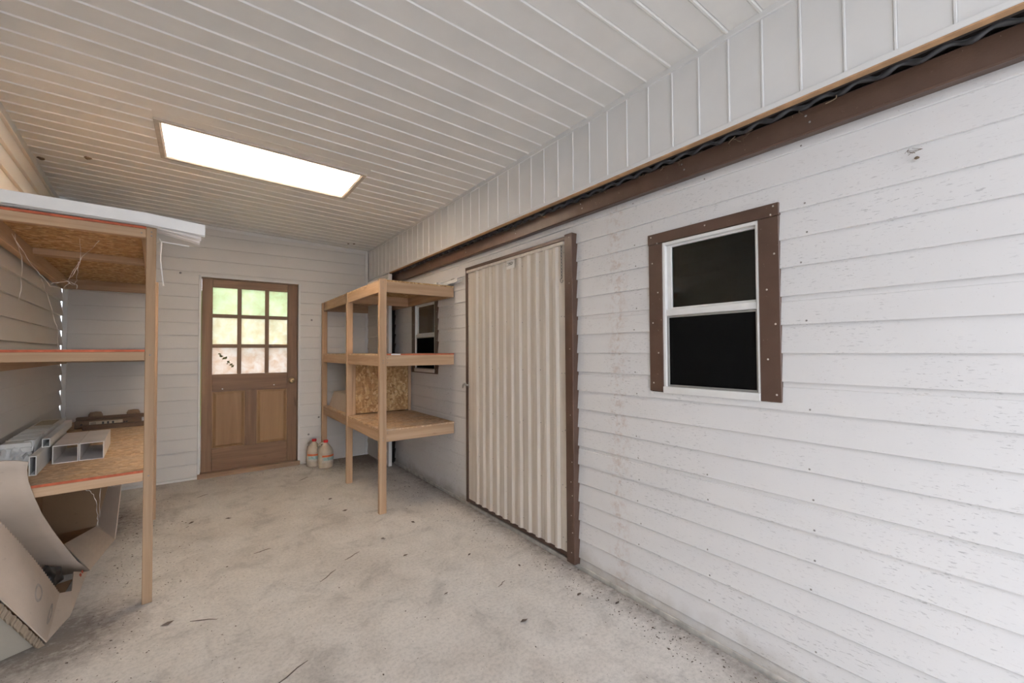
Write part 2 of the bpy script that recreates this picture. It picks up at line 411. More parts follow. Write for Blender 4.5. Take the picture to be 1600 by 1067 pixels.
# lap siding ---------------------------------------------------------------
def lap_rows(parent, fn, mt, a0, a1, zlist, exp, zmin, zmax, holes=(), tb=.017, tt=.003, ledge=()):
    """fn(a, out, z) -> xyz. one object per board piece; boards are cut round the openings."""
    for zi, z0 in enumerate(zlist):
        z1 = z0+exp
        def o_at(z): return tb+(tt-tb)*(z-z0)/exp
        pieces = []
        lo, hi = max(z0, zmin), min(z1, zmax)
        if hi-lo < .004: continue
        cuts = sorted({a0, a1, *[h for hh in holes for h in hh[:2] if hh[2] < hi and hh[3] > lo]})
        cuts = [c for c in cuts if a0 <= c <= a1]
        for s, e in zip(cuts, cuts[1:]):
            segs = [(lo, hi)]
            for (h0, h1, hz0, hz1) in holes:
                if h0 <= s+1e-6 and h1 >= e-1e-6:
                    new = []
                    for (l, h) in segs:
                        if hz1 <= l or hz0 >= h: new.append((l, h)); continue
                        if hz0 > l: new.append((l, hz0))
                        if hz1 < h: new.append((hz1, h))
                    segs = new
            for (l, h) in segs:
                if h-l < .006: continue
                if pieces and abs(pieces[-1][1]-s) < 1e-6 and pieces[-1][2:] == (l, h): pieces[-1] = (pieces[-1][0], e, l, h)
                else: pieces.append((s, e, l, h))
        for (s, e, l, h) in pieces:
            if zi in ledge and h-l > .09:
                zm = l+(h-l)*.80
                prof = [(0, l), (o_at(l), l), (o_at(zm)+.0015, zm), (o_at(zm)-.002, zm+.002), (o_at(h), h), (0, h)]
            else: prof = [(0, l), (o_at(l)-.0015, l), (o_at(l), l+.002), (o_at(h), h), (0, h)]
            obj('siding_board', prism(NB(), prof, fn, s, e), mt, parent)

# ------------------------------------------------------------------ floor and ground
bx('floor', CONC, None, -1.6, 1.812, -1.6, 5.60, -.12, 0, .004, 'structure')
gr = bx('ground', GROUND, None, -30, 30, -30, 30, -.30, -.14, 0, 'structure')
ap = bx('floor_apron', GROUND, None, 1.83, 1.90, -1.6, 4.86, -.14, -.02, 0, 'structure')

# ------------------------------------------------------------------ right wall (shed side)
XR = 1.84
wr = bx('wall_right', DARKF, None, XR+.06, XR+.10, 4.86-.06, 4.86, -.1, 2.62, 0, 'structure')
HW = [(.755, 1.275, 1.07, 1.845), (3.735, 4.295, 1.07, 1.83)]     # window holes in the sheathing
def sheath(y0, y1, z0, z1): bx('sheathing', DARKF, wr, XR+.008, XR+.06, y0, y1, z0, z1, 0)
YA, YB = -1.5, 4.86
sheath(YA, YB, 1.845, 2.62); sheath(YA, YB, -.1, 1.07)
sheath(YA, .755, 1.07, 1.845); sheath(1.275, 3.735, 1.07, 1.845); sheath(4.295, YB, 1.07, 1.845)
holes = [(.72, 1.315, 1.082, 1.865), (3.712, 4.325, 1.080, 1.85), (1.835, 3.125, -.2, 1.995)]
zr = [1.274+.1113*k for k in range(-12, 8)]
lap_rows(wr, lambda a, o, z: (XR+.010-o, a, z), SID_R, YA, YB, zr, .1113, .006, 2.098, holes, tb=.0145, ledge=(13, 6, 10))
bx('foundation', FOUND, wr, XR-.004, XR+.07, YA, YB, -.12, .0055, 0)
P = []
for y in (.63, 1.40, 2.95 if 0 else 1.02):
    for k, z in enumerate(zr):
        if .05 < z < 2.1 and not (y == 1.02 and 1.0 < z < 1.9) and random.random() < .62: P.append((XR-.0035, y+random.uniform(-.015, .015), z+.012))
for y in (3.45, 4.6):
    for z in zr:
        if .05 < z < 2.0 and random.random() < .6: P.append((XR-.0035, y, z+.012))
heads(wr, P, (-1, 0, 0), .0038)
# dark shed interior behind the windows
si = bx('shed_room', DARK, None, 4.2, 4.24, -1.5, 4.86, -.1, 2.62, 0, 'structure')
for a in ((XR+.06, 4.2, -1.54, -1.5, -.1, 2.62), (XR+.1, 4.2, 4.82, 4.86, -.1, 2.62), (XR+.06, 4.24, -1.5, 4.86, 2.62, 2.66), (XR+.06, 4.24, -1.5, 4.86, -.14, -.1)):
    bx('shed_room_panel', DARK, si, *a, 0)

# brown flashing beam with lower lip and the twisted cable
tb = empty('trim_1', (0, 0, 0), 0, 'structure')
bm = NB()
prism(bm, [(1.838, 2.088), (1.798, 2.084), (1.794, 2.083), (1.790, 2.088), (1.7905, 2.094), (1.791, 2.172), (1.800, 2.178), (1.842, 2.20)], lambda a, p, q: (p, a, q), YA, YB)
obj('flashing', bm, BROWN, tb)
bx('upper_cover', DARKF, tb, 1.80, 1.84, YA, YB, 2.2, 2.62, 0)
P = []
for y in (.60, 1.1, 1.75, 2.4, 3.1, 3.8): P += [(1.7905, y, 2.150), (1.7905, y-.012, 2.122)]
heads(tb, P, (-1, 0, 0), .0045)
bm = NB(); pts = []; n = 700
for i in range(n+1):
    y = -1.3+(4.80+1.3)*i/n; a = 2*math.pi*y/.105+.8*math.sin(y*3.1)
    pts.append((1.777+.005*math.cos(a), y, 2.180+.003*math.sin(y*2.3)+.0075*math.sin(a)))
tube(bm, pts, [.0085+.0018*math.sin(4*math.pi*i/14) for i in range(n+1)], 8)
cb = obj('cable', bm, BLACKC, None, smooth=True)
tag(cb, 'long twisted black cable lying along the top of the brown flashing under the soffit', 'cable')
# screws and dusty scraps hanging at the cable
bm = NB()
for i in range(70):
    y = random.uniform(.5, 4.6); z = 2.172; n = random.randint(2, 4)
    pts = [(1.782-random.random()*.010, y, z)]
    for k in range(n): pts.append((pts[-1][0]+random.uniform(-.006, .004), pts[-1][1]+random.uniform(-.02, .02), pts[-1][2]-random.uniform(.002, .014)))
    tube(bm, pts, random.uniform(.0008, .003), 4)
dd = obj('dust_strands', bm, MUD, None, 'stuff'); tag(dd, 'dusty cobweb scraps caught along the black cable', 'cobweb')

# ------------------------------------------------------------------ soffit (vertical boards) and trims
XS = 1.71
def zc(x): return 2.569+.030*(XS-x)
ws = empty('trim_2', (0, 0, 0), 0, 'structure')
k0 = -13
for k in range(k0, 42):
    y0 = .198+.1272*k; y1 = y0+.1272
    if y0 < YA: continue
    y1 = min(y1, 5.41)
    if y1-y0 < .02: continue
    gq = .0075
    prof = [(y0, XS+.012), (y0, XS+.004), (y0+.003, XS-.003), (y0+gq, XS-.003), (y0+gq+.003, XS+.0015), (y1, XS+.0015), (y1, XS+.012)]
    obj('soffit_board', prism(NB(), prof, lambda a, p, q: (q, p, a), 2.195, 2.560), SOFF, ws)
bx('bottom_channel', SOFF, ws, XS-.010, XS+.016, YA, 5.42, 2.183, 2.203, .002)
bx('wood_edge', GOLD, ws, XS-.006, XS+.022, YA, 4.66, 2.178, 2.183, 0)
bx('top_channel', SOFF, ws, XS-.010, XS+.02, YA, 5.42, 2.545, 2.575, .002)
bx('soffit_backing', DARKF, ws, XS+.012, XS+.06, YA, 5.42, 2.19, 2.62, 0)

# ------------------------------------------------------------------ ceiling planks with the light opening
LX0, LX1, LY0, LY1 = -.232, .972, 3.105, 3.705
ce = bx('ceiling', DARKF, None, -1.4, 1.75, YA, LY0-.02, 2.72, 2.75, 0, 'structure')
bx('ceiling_backing', DARKF, ce, -1.4, 1.75, LY1+.02, 5.5, 2.72, 2.75, 0)
bx('ceiling_backing', DARKF, ce, -1.4, LX0-.02, LY0-.02, LY1+.02, 2.72, 2.75, 0)
bx('ceiling_backing', DARKF, ce, LX1+.02, 1.75, LY0-.02, LY1+.02, 2.72, 2.75, 0)
def wallx(y): return -.653-.0703*y
def plank(x0, x1, y0, y1, full=True):
    q = .004
    if full: prof = [(y0, .014), (y0, .006), (y0+.004, -.004), (y0+.012, -.004), (y0+.017, .001), (y1-.002, .001), (y1, .004), (y1, .014)]
    else: prof = [(y0, .014), (y0, .001), (y1, .001), (y1, .014)]
    obj('ceiling_plank', prism(NB(), prof, lambda a, p, z: (a, p, zc(a)+z), x0, x1), CEIL, ce)
for k in range(-17, 37):
    y0 = .701+.1288*k; y1 = y0+.1288
    if y0 < YA: continue
    y1 = min(y1, 5.415)
    if y1-y0 < .03: continue
    xl = wallx(y1)+.012
    if y1 <= LY0 or y0 >= LY1: plank(xl, XS-.002, y0, y1)
    else:
        plank(xl, LX0, y0, y1); plank(LX1, XS-.002, y0, y1)
        if y0 < LY0: plank(LX0, LX1, y0, LY0, False)
        if y1 > LY1: plank(LX0, LX1, LY1, y1, False)

# ------------------------------------------------------------------ back wall and door
YBK = 5.425
wb = empty('wall_back', (0, 0, 0), 0, 'structure')
DX0, DX1, DZ1 = -.024, .925, 2.095
bx('sheathing', DARKF, wb, -1.0, DX0, YBK+.004, YBK+.09, -.1, 2.70, 0)
bx('sheathing', DARKF, wb, DX1, 1.78, YBK+.004, YBK+.09, -.1, 2.70, 0)
bx('sheathing', DARKF, wb, DX0, DX1, YBK+.004, YBK+.09, DZ1, 2.70, 0)
zb = [1.332-.131*11+.131*k+.004 for k in range(0, 21)]
lap_rows(wb, lambda a, o, z: (a, YBK+.005-o, z), SID_B, -.985, 1.705, zb, .131, .0, 2.60, [(DX0-.001, DX1+.001, -1, DZ1)], tb=.018)
bx('corner_post', TRIMW, wb, -1.003, -.970, YBK-.022, YBK+.06, .0, 2.62, .003)
bx('corner_post', TRIMW, wb, 1.668, 1.706, YBK-.020, YBK+.01, .0, 2.565, .003)
bx('starter_strip', TRIMW, wb, -.972, DX0, YBK-.014, YBK+.004, .0, .022, .002)
bx('starter_strip', TRIMW, wb, DX1, 1.668, YBK-.014, YBK+.004, .0, .012, .002)
obj('crown_strip', prism(NB(), [(YBK-.012, -.035), (YBK+.005, -.035), (YBK+.005, .0), (YBK-.012, .0)], lambda a, p, q: (a, p, zc(a)+q), -.99, 1.70), TRIMW, wb)
heads(wb, [(-.175, YBK-.0095, 2.10), (1.048, YBK-.0095, 1.668), (1.13, YBK-.0095, .52), (1.02, YBK-.0095, .33)], (0, -1, 0), .011)

d1 = empty('door_1', (0, 0, 0), 0, 'structure')
for a in ((DX0, DX0+.020, .0, DZ1), (DX1-.020, DX1, .0, DZ1), (DX0, DX1, DZ1-.018, DZ1)):
    bx('casing', TRIMW, d1, a[0], a[1], YBK-.016, YBK+.02, a[2], a[3], .002)
yd0, yd1 = YBK+.024, YBK+.062       # door leaf
ybk = YBK
for a in ((-.006, .0), (.901, .906)): bx('jamb', DOOR['z'], d1, a[0], a[1], YBK+.0, yd1+.02, .045, 2.077, 0)
bx('jamb', DOOR['x'], d1, -.006, .906, YBK+.0, yd1+.02, 2.070, 2.077, 0)
bx('door_stile', DOOR['z'], d1, .001, .094, yd0, yd1, .048, 2.068, .002)
bx('door_stile', DOOR['z'], d1, .798, .899, yd0, yd1, .048, 2.068, .002)
bx('door_rail', DOOR['x'], d1, .0945, .7975, yd0+.0008, yd1, 1.982, 2.068, .002)
bx('door_rail', DOOR['x'], d1, .0945, .7975, yd0+.0008, yd1, .884, 1.060, .002)
bx('door_rail', DOOR['x'], d1, .0945, .7975, yd0+.0008, yd1, .048, .280, .002)
bx('door_mullion', DOOR['z'], d1, .391, .497, yd0+.001, yd1, .2805, .8835, .002)
for x in (.3135, .574): bx('muntin', DOOR['z'], d1, x, x+.038, yd0+.004, yd1-.004, 1.0605, 1.9815, .003)
for z in (1.342, 1.662):
    for xa, xb in ((.0945, .3135), (.3515, .574), (.612, .7975)): bx('muntin', DOOR['x'], d1, xa, xb, yd0+.004, yd1-.004, z, z+.038, .003)
for r, (za, zbb) in enumerate(((1.70, 1.9815), (1.38, 1.662), (1.0605, 1.342))):
    for xa, xb in ((.0945, .3135), (.3515, .574), (.612, .7975)):
        bx('pane', PANES[r], d1, xa, xb, yd0+.018, yd0+.021, za, zbb, 0)
for xa, xb in ((.0945, .391), (.497, .7975)):
    bm = NB(); yA, yB = yd0+.013, yd0+.003; i = .035
    box(bm, xa, xb, yA, yd1-.004, .2805, .8835)
    lo = [(xa+.012, yA, .2925), (xb-.012, yA, .2925), (xb-.012, yA, .8715), (xa+.012, yA, .8715)]
    hi = [(xa+i, yB, .2805+i), (xb-i, yB, .2805+i), (xb-i, yB, .8835-i), (xa+i, yB, .8835-i)]
    hexa(bm, lo+hi); obj('door_panel', bm, PANELW, d1)
    for z in (.2805, .8775): bx('panel_moulding', DOOR['x'], d1, xa, xb, yd0+.002, yd0+.014, z, z+.006, 0)
bx('threshold', SILL, d1, DX0+.0, DX1, YBK-.045, YBK+.08, .0, .046, .004)
bm = NB(); prof = [(.034, 0), (.034, .004), (.026, .009), (.013, .014), (.012, .032), (.024, .040), (.029, .052), (.027, .064), (.016, .071), (.002, .072)]
lathe(bm, prof, 20); kn = obj('door_knob', bm, BRASS, d1, smooth=True)
kn.location = (.842, yd0, .966); kn.rotation_euler = (R(90), 0, 0)
tubeb = NB(); lathe(tubeb, [(.006, .0722), (.006, .074), (.001, .0742)], 10); o = obj('keyhole', tubeb, INK, kn)
heads(d1, [(.185, yd0, .905), (.665, yd0, .925)], (0, -1, 0), .007, PAPER, 'nail_head')
# scrap of dead leaf stuck to the lower left pane
bm = NB()
for i in range(16):
    x = .150+.0075*i+random.uniform(-.014, .014); z = 1.285-.0085*i+random.uniform(-.018, .018); q = random.uniform(.008, .02)
    a = random.uniform(0, 6.3); ca, sa = math.cos(a)*q, math.sin(a)*q; yb, yf = yd0+.0175, yd0+random.uniform(.006, .013)
    hexa(bm, [(x-ca, yb, z-sa), (x+sa*.6, yb, z-ca*.6), (x+ca, yb, z+sa), (x-sa*.6, yb, z+ca*.6), (x-ca*.7, yf, z-sa*.7), (x+sa*.4, yf, z-ca*.4), (x+ca*.7, yf, z+sa*.7), (x-sa*.4, yf, z+ca*.4)])
sc = obj('dead_leaf', bm, plain('dead_green_leaf', (.22, .22, .09), .8, 0, .4, 60)); tag(sc, 'crumpled dead leaf stuck on the lower left glass of the wooden door', 'leaf')

# strip of siding on the soffit line right of the back corner
wrt = empty('wall_return', (0, 0, 0), 0, 'structure')
lap_rows(wrt, lambda a, o, z: (XS+.004-o, a, z), SID_B, 4.715, YBK-.012, zb, .131, .0, 2.172, tb=.018)
bx('sheathing', DARKF, wrt, XS+.005, XS+.03, 4.715, YBK, .0, 2.172, 0)
bx('corner_post', TRIMW, wrt, XS-.010, XS+.030, 4.665, 4.715, .005, 2.172, .003)

bx('gap_backing', DARKF, wr, XR-.006, XR+.02, 4.83, 4.862, .0, 2.1, 0)
bx('gap_backing', DARKF, wrt, XS+.03, XR+.10, 4.93, 4.95, -.1, 2.62, 0)
bx('gap_backing', DARKF, wrt, XR+.062, XR+.10, 4.86, 4.93, -.1, 2.62, 0)

# ------------------------------------------------------------------ left wall
RZL = math.atan(.0703)
wl = empty('wall_left', (-.195, 2.9, 0), RZL, 'structure')
UW = -.634
zl = [1.363+.131*k for k in range(-11, 10)]
lap_rows(wl, lambda a, o, z: (UW-.008+o, a, z), SID_L, -4.35, 2.56, zl, .131, .0, 2.552, tb=.022, tt=.003)  # unseen near stretch extended to block side daylight from the right wall
bx('sheathing', DARKF, wl, UW-.06, UW-.007, -4.35, 2.555, -.05, 2.55, 0)
bx('crown_strip', TRIMW, wl, UW-.05, UW-.012, -4.35, 2.54, 2.552, 2.66, .003)
bx('end_post', TRIMW, wl, UW-.06, UW+.02, -4.40, -4.35, .0, 2.66, .003)

# ------------------------------------------------------------------ ceiling light
lt = thing('ceiling_light', 'recessed fluorescent ceiling light with two glowing tubes behind a long diffuser', 'ceiling light', ((LX0+LX1)/2, (LY0+LY1)/2, zc((LX0+LX1)/2)))
lt.rotation_euler = (0, math.atan(.030), 0)
lx, ly = (LX1-LX0)/2, (LY1-LY0)/2
bm = NB()
for a in ((-lx, lx, -ly, -ly+.028), (-lx, lx, ly-.028, ly), (-lx, -lx+.028, -ly+.028, ly-.028), (lx-.028, lx, -ly+.028, ly-.028)): box(bm, *a, -.012, .006, .002)
for a in ((-lx+.028, lx-.028, -ly+.028, -ly+.034), (-lx+.028, lx-.028, ly-.034, ly-.028), (-lx+.028, -lx+.034, -ly+.034, ly-.034), (lx-.034, lx-.028, -ly+.034, ly-.034)): box(bm, *a, -.006, .008)
obj('light_frame', bm, FRAMEL, lt)
bx('diffuser', DIFFUSER, lt, -lx+.032, lx-.032, -ly+.032, ly-.032, .003, .003001, 0)
bm = NB()
for a in ((-lx, lx, -ly, -ly+.004, .006, .09), (-lx, lx, ly-.004, ly, .006, .09), (-lx, -lx+.004, -ly, ly, .006, .09), (lx-.004, lx, -ly, ly, .006, .09), (-lx, lx, -ly, ly, .09, .094)): box(bm, *a)
obj('housing', bm, HOUS, lt)
for yy in (-.135, .135):
    obj('tube', tube(NB(), [(-lx+.03, yy, .05), (lx-.03, yy, .05)], .019, 12), TUBEM, lt)
bm = NB()
for i in range(34):
    x, y = random.uniform(-lx+.06, lx-.06), random.uniform(-ly+.06, ly-.06); s = random.uniform(.002, .006)
    lathe(bm, [(s, -.0015), (s*.8, -.003), (.0002, -.004)], 6, x, y)
obj('dead_insects', bm, MUD, lt, 'stuff')

# ------------------------------------------------------------------ ribbed metal shed door
d2 = empty('door_2', (0, 0, 0), 0, 'structure')
XD = 1.812
bm = NB(); prof = []; y = 1.950; T = .0955
bm_pts = []
yy = 1.955
bm_pts.append((1.905, XD)); bm_pts.append((1.950, XD))
while yy+T < 3.075:
    bm_pts += [(yy+.012, XD), (yy+.028, XD-.013), (yy+.052, XD-.013), (yy+.068, XD)]; yy += T
bm_pts.append((3.088, XD))
prof = bm_pts+[(p, x+.006) for p, x in reversed(bm_pts)]
obj('ribbed_sheet', prism(bm, prof, lambda a, p, q: (q, p, a), .060, 1.958), CORR, d2)
bx('top_strip', CORR, d2, XD-.018, XD+.01, 1.905, 3.088, 1.945, 1.966, .002)
bx('frame_post', BROWN, d2, XD-.012, XR+.008, 1.835, 1.903, .012, 2.005, .003)
bx('frame_post', BROWN, d2, XD-.006, XR+.008, 3.090, 3.125, .03, 1.990, .003)
bx('frame_head', BROWN, d2, XD-.008, XR+.008, 1.903, 3.125, 1.970, 1.996, .003)
bx('frame_sill', BROWN, d2, XD+.004, XR+.008, 1.903, 3.125, .028, .058, .003)
bx('door_core', DARKF, d2, XD+.008, XR+.004, 1.905, 3.088, .05, 1.966, 0)
P = []
for z in (.12, .45, .8, 1.15, 1.5, 1.9):
    P += [(XD-.0002, 1.918, z), (XD-.0002, 3.076, z)]
    for k in range(0, 12, 2): P.append((XD-.0002, 1.955+T*k+.005 if k else 1.945, z+random.uniform(-.02, .02)))
heads(d2, P, (-1, 0, 0), .004)
heads(d2, [(XD-.0125, 1.86, z) for z in (.08, .3, .5, .9, 1.3, 1.7, 1.98)]+[(XD-.0125, 1.85, z) for z in (.2, .42, .62)], (-1, 0, 0), .0035, HEADM, 'nail_head')
# paper label with scribbles
pl = bx('paper_label', PAPER, d2, XD-.0155, XD-.0135, 2.415, 2.510, 1.885, 1.945, 0)
bm = NB()
for k in range(4):
    y0 = 2.495-.016*k
    pts = [(XD-.016, y0-.016*t/8+.004*math.sin(t*1.7+k), 1.922+.010*math.sin(t*1.1+k*1.4)) for t in range(9)]
    tube(bm, pts, .0012, 4)
tube(bm, [(XD-.016, 2.50, 1.908), (XD-.016, 2.44, 1.912)], .0011, 4)
obj('scribble', bm, INK, pl)
# T handle
bm = NB(); tube(bm, [(XD, 3.088, 1.005), (XD-.03, 3.092, 1.008)], .008, 8)
tube(bm, [(XD-.03, 3.080, 1.022), (XD-.035, 3.095, 1.018), (XD-.036, 3.115, 1.004), (XD-.033, 3.128, .982)], [.006, .010, .010, .006], 8)
box(bm, XD-.004, XD+.001, 3.072, 3.086, .985, 1.03)
obj('latch_handle', bm, STEEL, d2, smooth=True)
# hanging chain
bm = NB(); z = 1.944
for i in range(11):
    pts = []
    for k in range(10):
        a = 2*math.pi*k/9; u, v = .0055*math.cos(a), .0125*math.sin(a)
        pts.append((XD-.010, 1.930+u, z+v) if i % 2 else (XD-.010+u, 1.930, z+v))
    tube(bm, pts, .0018, 5, False); z -= .0195
pts = [(XD-.010, 1.930+.011*math.sin(t), z-.004+.014*math.cos(t)) for t in [k*.55 for k in range(10)]]
tube(bm, pts, .0021, 5)
ch = obj('chain', bm, CHAINM, None, smooth=True); tag(ch, 'short steel link chain with end hook hanging at the top right of the ribbed door', 'chain')

# ------------------------------------------------------------------ windows
def window(name, y0, y1, z0, z1, tl, tr, zt, zb_l, zb_r, dusty=False, sill=False):
    """y0..y1 white frame, brown trim boards tl (far side) / tr (near side) and head to zt"""
    wnd = empty(name, (0, 0, 0), 0, 'structure')
    f = XR-.010
    bx('trim_head', BROWN, wnd, f, f+.018, tr, tl, z1-.005, zt, .002)
    bx('trim_side', BROWN, wnd, f+.002, f+.018, y1-.004, tl-.003, zb_l, z1-.006, .002)
    bx('trim_side', BROWN, wnd, f+.002, f+.018, tr+.002, y0+.004, zb_r, z1-.006, .002)
    if sill: bx('trim_sill', BROWN, wnd, f+.002, f+.018, tr, tl, z0-.03, z0-.001, .002)
    heads(wnd, [(f-.0002, tr+.02, zt-.012), (f-.0002, (tr+tl)/2, zt-.02), (f-.0002, tl-.02, zt-.014), (f-.0002, tl-.055, zt-.05), (f-.0002, tr+.03, z1+.002)] +
          [(f+.0018, tr+.02+.03*(k % 2), zb_r+.03+.14*k) for k in range(5)] + [(f+.0018, tl-.025-.03*(k % 2), zb_l+.04+.15*k) for k in range(5)], (-1, 0, 0), .0040, HEADM, 'nail_head')
    fr = bx('window_frame', ALU, wnd, f+.004, XR+.05, y1-.018, y1-.0045, z0, z1-.007, .001)
    W = [(f+.004, XR+.05, y0+.0045, y0+.014, z0, z1-.007), (f+.004, XR+.05, y0+.014, y1-.018, z1-.022, z1-.007), (f-.004, XR+.05, y0+.0045, y1-.0045, z0-.020, z0+.012)]
    for a in W: bx('frame_bar', ALU, fr, *a, .0015)
    zm = (z0+z1)/2+.012
    def sash(nm, xa, xb, za, zbt, mt, wd, gl, far):
        s = bx(nm, mt, wnd, xa, xb, y1-.018-far, y1-.0182, za, zbt, .001)
        for a in ((xa, xb, y0+.0142, y0+.0142+wd, za, zbt), (xa, xb, y0+.0142+wd, y1-.018-far, za, za+wd), (xa, xb, y0+.0142+wd, y1-.018-far, zbt-wd, zbt)): bx('sash_bar', mt, s, *a, .001)
        bx('pane', gl, s, (xa+xb)/2-.001, (xa+xb)/2+.001, y0+.0142+wd, y1-.018-far, za+wd, zbt-wd, 0)
        return s
    sash('upper_sash', XR+.012, XR+.030, zm+.012, z1-.0222, ALU, .010, GREYGLASS if dusty else GLASS, .024)  # dusty only selects the greyer upper pane
    bx('meeting_rail', ALU, wnd, XR-.002, XR+.034, y0+.0142, y1-.0182, zm-.018, zm+.012, .002)
    sash('lower_sash', XR+.022, XR+.036, z0+.0122, zm-.018, ALU, .010, GLASS, .016)
    sash('screen_frame', XR+.004, XR+.012, z0+.0125, zm-.019, GREYF, .009, SCREEN, .012)
    return wnd
window('window_1', .788, 1.243, 1.100, 1.826, 1.320, .712, 1.872, 1.086, 1.080)
window('window_2', 3.768, 4.250, 1.100, 1.790, 4.330, 3.706, 1.860, 1.086, 1.086, True, True)

# ------------------------------------------------------------------ right shelf unit
rs = thing('shelving_unit', 'free standing three level pine shelf with strand board tops beside the ribbed door', 'shelf')
bx('post', PINE['z'], rs, 1.146, 1.204, 3.345, 3.384, 0, 1.878, .003)
bx('post', PINE['z'], rs, 1.156, 1.214, 4.322, 4.360, 0, 1.878, .003)
bx('post', PINE['z'], rs, 1.150, 1.208, 5.352, 5.390, 0, 1.872, .003)
for i, zt in enumerate((1.876, 1.272, .660)):
    t = zt-.012; b = t-.089
    bx('rail', PINE['x'], rs, 1.2045, 1.829, 3.372, 3.410, b, t, .002)
    bx('rail', PINE['y'], rs, 1.166, 1.204, 3.4105, 4.3215, b, t, .002)
    bx('rail', PINE['y'], rs, 1.166, 1.204, 4.3605, 5.3515, b, t, .002)
    bx('ledger', PINE['y'], rs, 1.791, 1.829, 3.4105, 4.835, b, t, .002)
    bx('rail', PINE['x'], rs, 1.2045, 1.690, 5.352, 5.390, b, t, .002)
    if i != 1: bx('joist', PINE['x'], rs, 1.2045, 1.7905, 4.322, 4.360, b, t, .002)
    bm = NB(); box(bm, 1.2055, 1.830, 3.372, 4.330, t, zt); s1 = obj('shelf_board', bm, OSBD if i else OSB, rs)
    bm = NB(); box(bm, 1.2155, 1.692, 4.3305, 5.351, t, zt); obj('shelf_board', bm, OSBD, rs)
    bm = NB(); box(bm, 1.165, 1.2055, 3.3845, 4.3215, t, zt-.0005); box(bm, 1.165, 1.2155, 4.3605, 5.351, t, zt-.0005); obj('shelf_edge', bm, OSBD, rs)
    if i == 1: bx('painted_edge', RED, s1, 1.2055, 1.830, 3.3705, 3.372, t+.0005, zt, 0); bx('paint_gap', PAPER, s1, 1.250, 1.330, 3.3700, 3.3705, t+.002, zt, 0)
bx('divider_panel', OSB, rs, 1.2455, 1.7955, 4.343, 4.355, .672, 1.168, 0)
bx('stud', PINE['z'], rs, 1.2155, 1.245, 4.336, 4.366, .6605, 1.170, .002)
bx('stud', PINE['z'], rs, 1.796, 1.829, 4.336, 4.366, .6605, 1.170, .002)
heads(rs, [(1.175, 3.3448, z) for z in (1.85, 1.80, 1.22, 1.20, .60, .58)]+[(1.222, 3.3718, z) for z in (1.84, 1.79, 1.24, 1.20, .63, .58)], (0, -1, 0), .0035)

# carton with a slanting end behind the middle post
bm = NB()
hexa(bm, [(1.225, 4.42, .6605), (1.55, 4.42, .6605), (1.55, 5.33, .6605), (1.225, 5.33, .6605), (1.235, 4.45, .835), (1.53, 4.45, .84), (1.53, 5.17, .85), (1.235, 5.15, .84)])
ct = obj('cardboard_box', bm, CARD); tag(ct, 'low brown carton with a slanting end on the bottom board of the pine shelf', 'box')
bm = NB(); prism(bm, [(1.21, .6615), (1.226, .845), (1.229, .845), (1.213, .6615)], lambda a, p, q: (p, a, q), 4.42, 5.12); obj('carton_flap', bm, CARD, ct)

# white vinyl offcuts on top of that shelf against the wall
def channel(name, pts, wd, ht, t, mt, label, group, side=Vector((1, 0, 0)), parent=None):
    """thin U channel swept along pts; opens downward"""
    bm = NB(); prof = [(0, 0), (0, ht), (wd, ht), (wd, 0), (wd-t, 0), (wd-t, ht-t), (t, ht-t), (t, 0)]
    rings = []
    for p in pts:
        p = Vector(p); rings.append([bm.verts.new(p+side*a+Vector((0, 0, 1))*b) for a, b in prof])
    n = len(prof)
    for A, B in zip(rings, rings[1:]):
        for k in range(n): bm.faces.new((A[k], A[(k+1) % n], B[(k+1) % n], B[k]))
    for rg in (rings[0], rings[-1]):
        for q in ((0, 1, 6, 7), (1, 2, 5, 6), (2, 3, 4, 5)): bm.faces.new([rg[i] for i in q])
    o = obj(name, bm, mt, parent)
    if label: tag(o, label, 'trim', group)
    return o
channel('vinyl_trim', [(1.772, 3.215, 1.893), (1.772, 3.4, 1.884), (1.772, 4.30, 1.8765)], .050, .028, .003, VINYL, 'white vinyl channel lying along the wall on top of the pine shelf, sticking out past its near end', None)
channel('vinyl_trim', [(1.70, 3.46, 1.8765), (1.735, 3.72, 1.8765), (1.74, 4.25, 1.8765)], .026, .034, .003, VINYL, 'shorter white vinyl offcut beside the long channel on top of the pine shelf', None)
for i in range(3):
    yq = (3.28, 3.52, 3.80)[i]
    o = bx('vinyl_scrap', (STEEL, VINYL, TRIMW)[i], None, 1.776, 1.806, yq, yq+.05, 1.9125 if i else 1.918, 1.928, .002)
    tag(o, ('small grey clip on the near end of the white channel above the pine shelf', 'small white clip midway on the white channel above the pine shelf', 'small white block furthest along the white channel above the pine shelf')[i], 'clip')

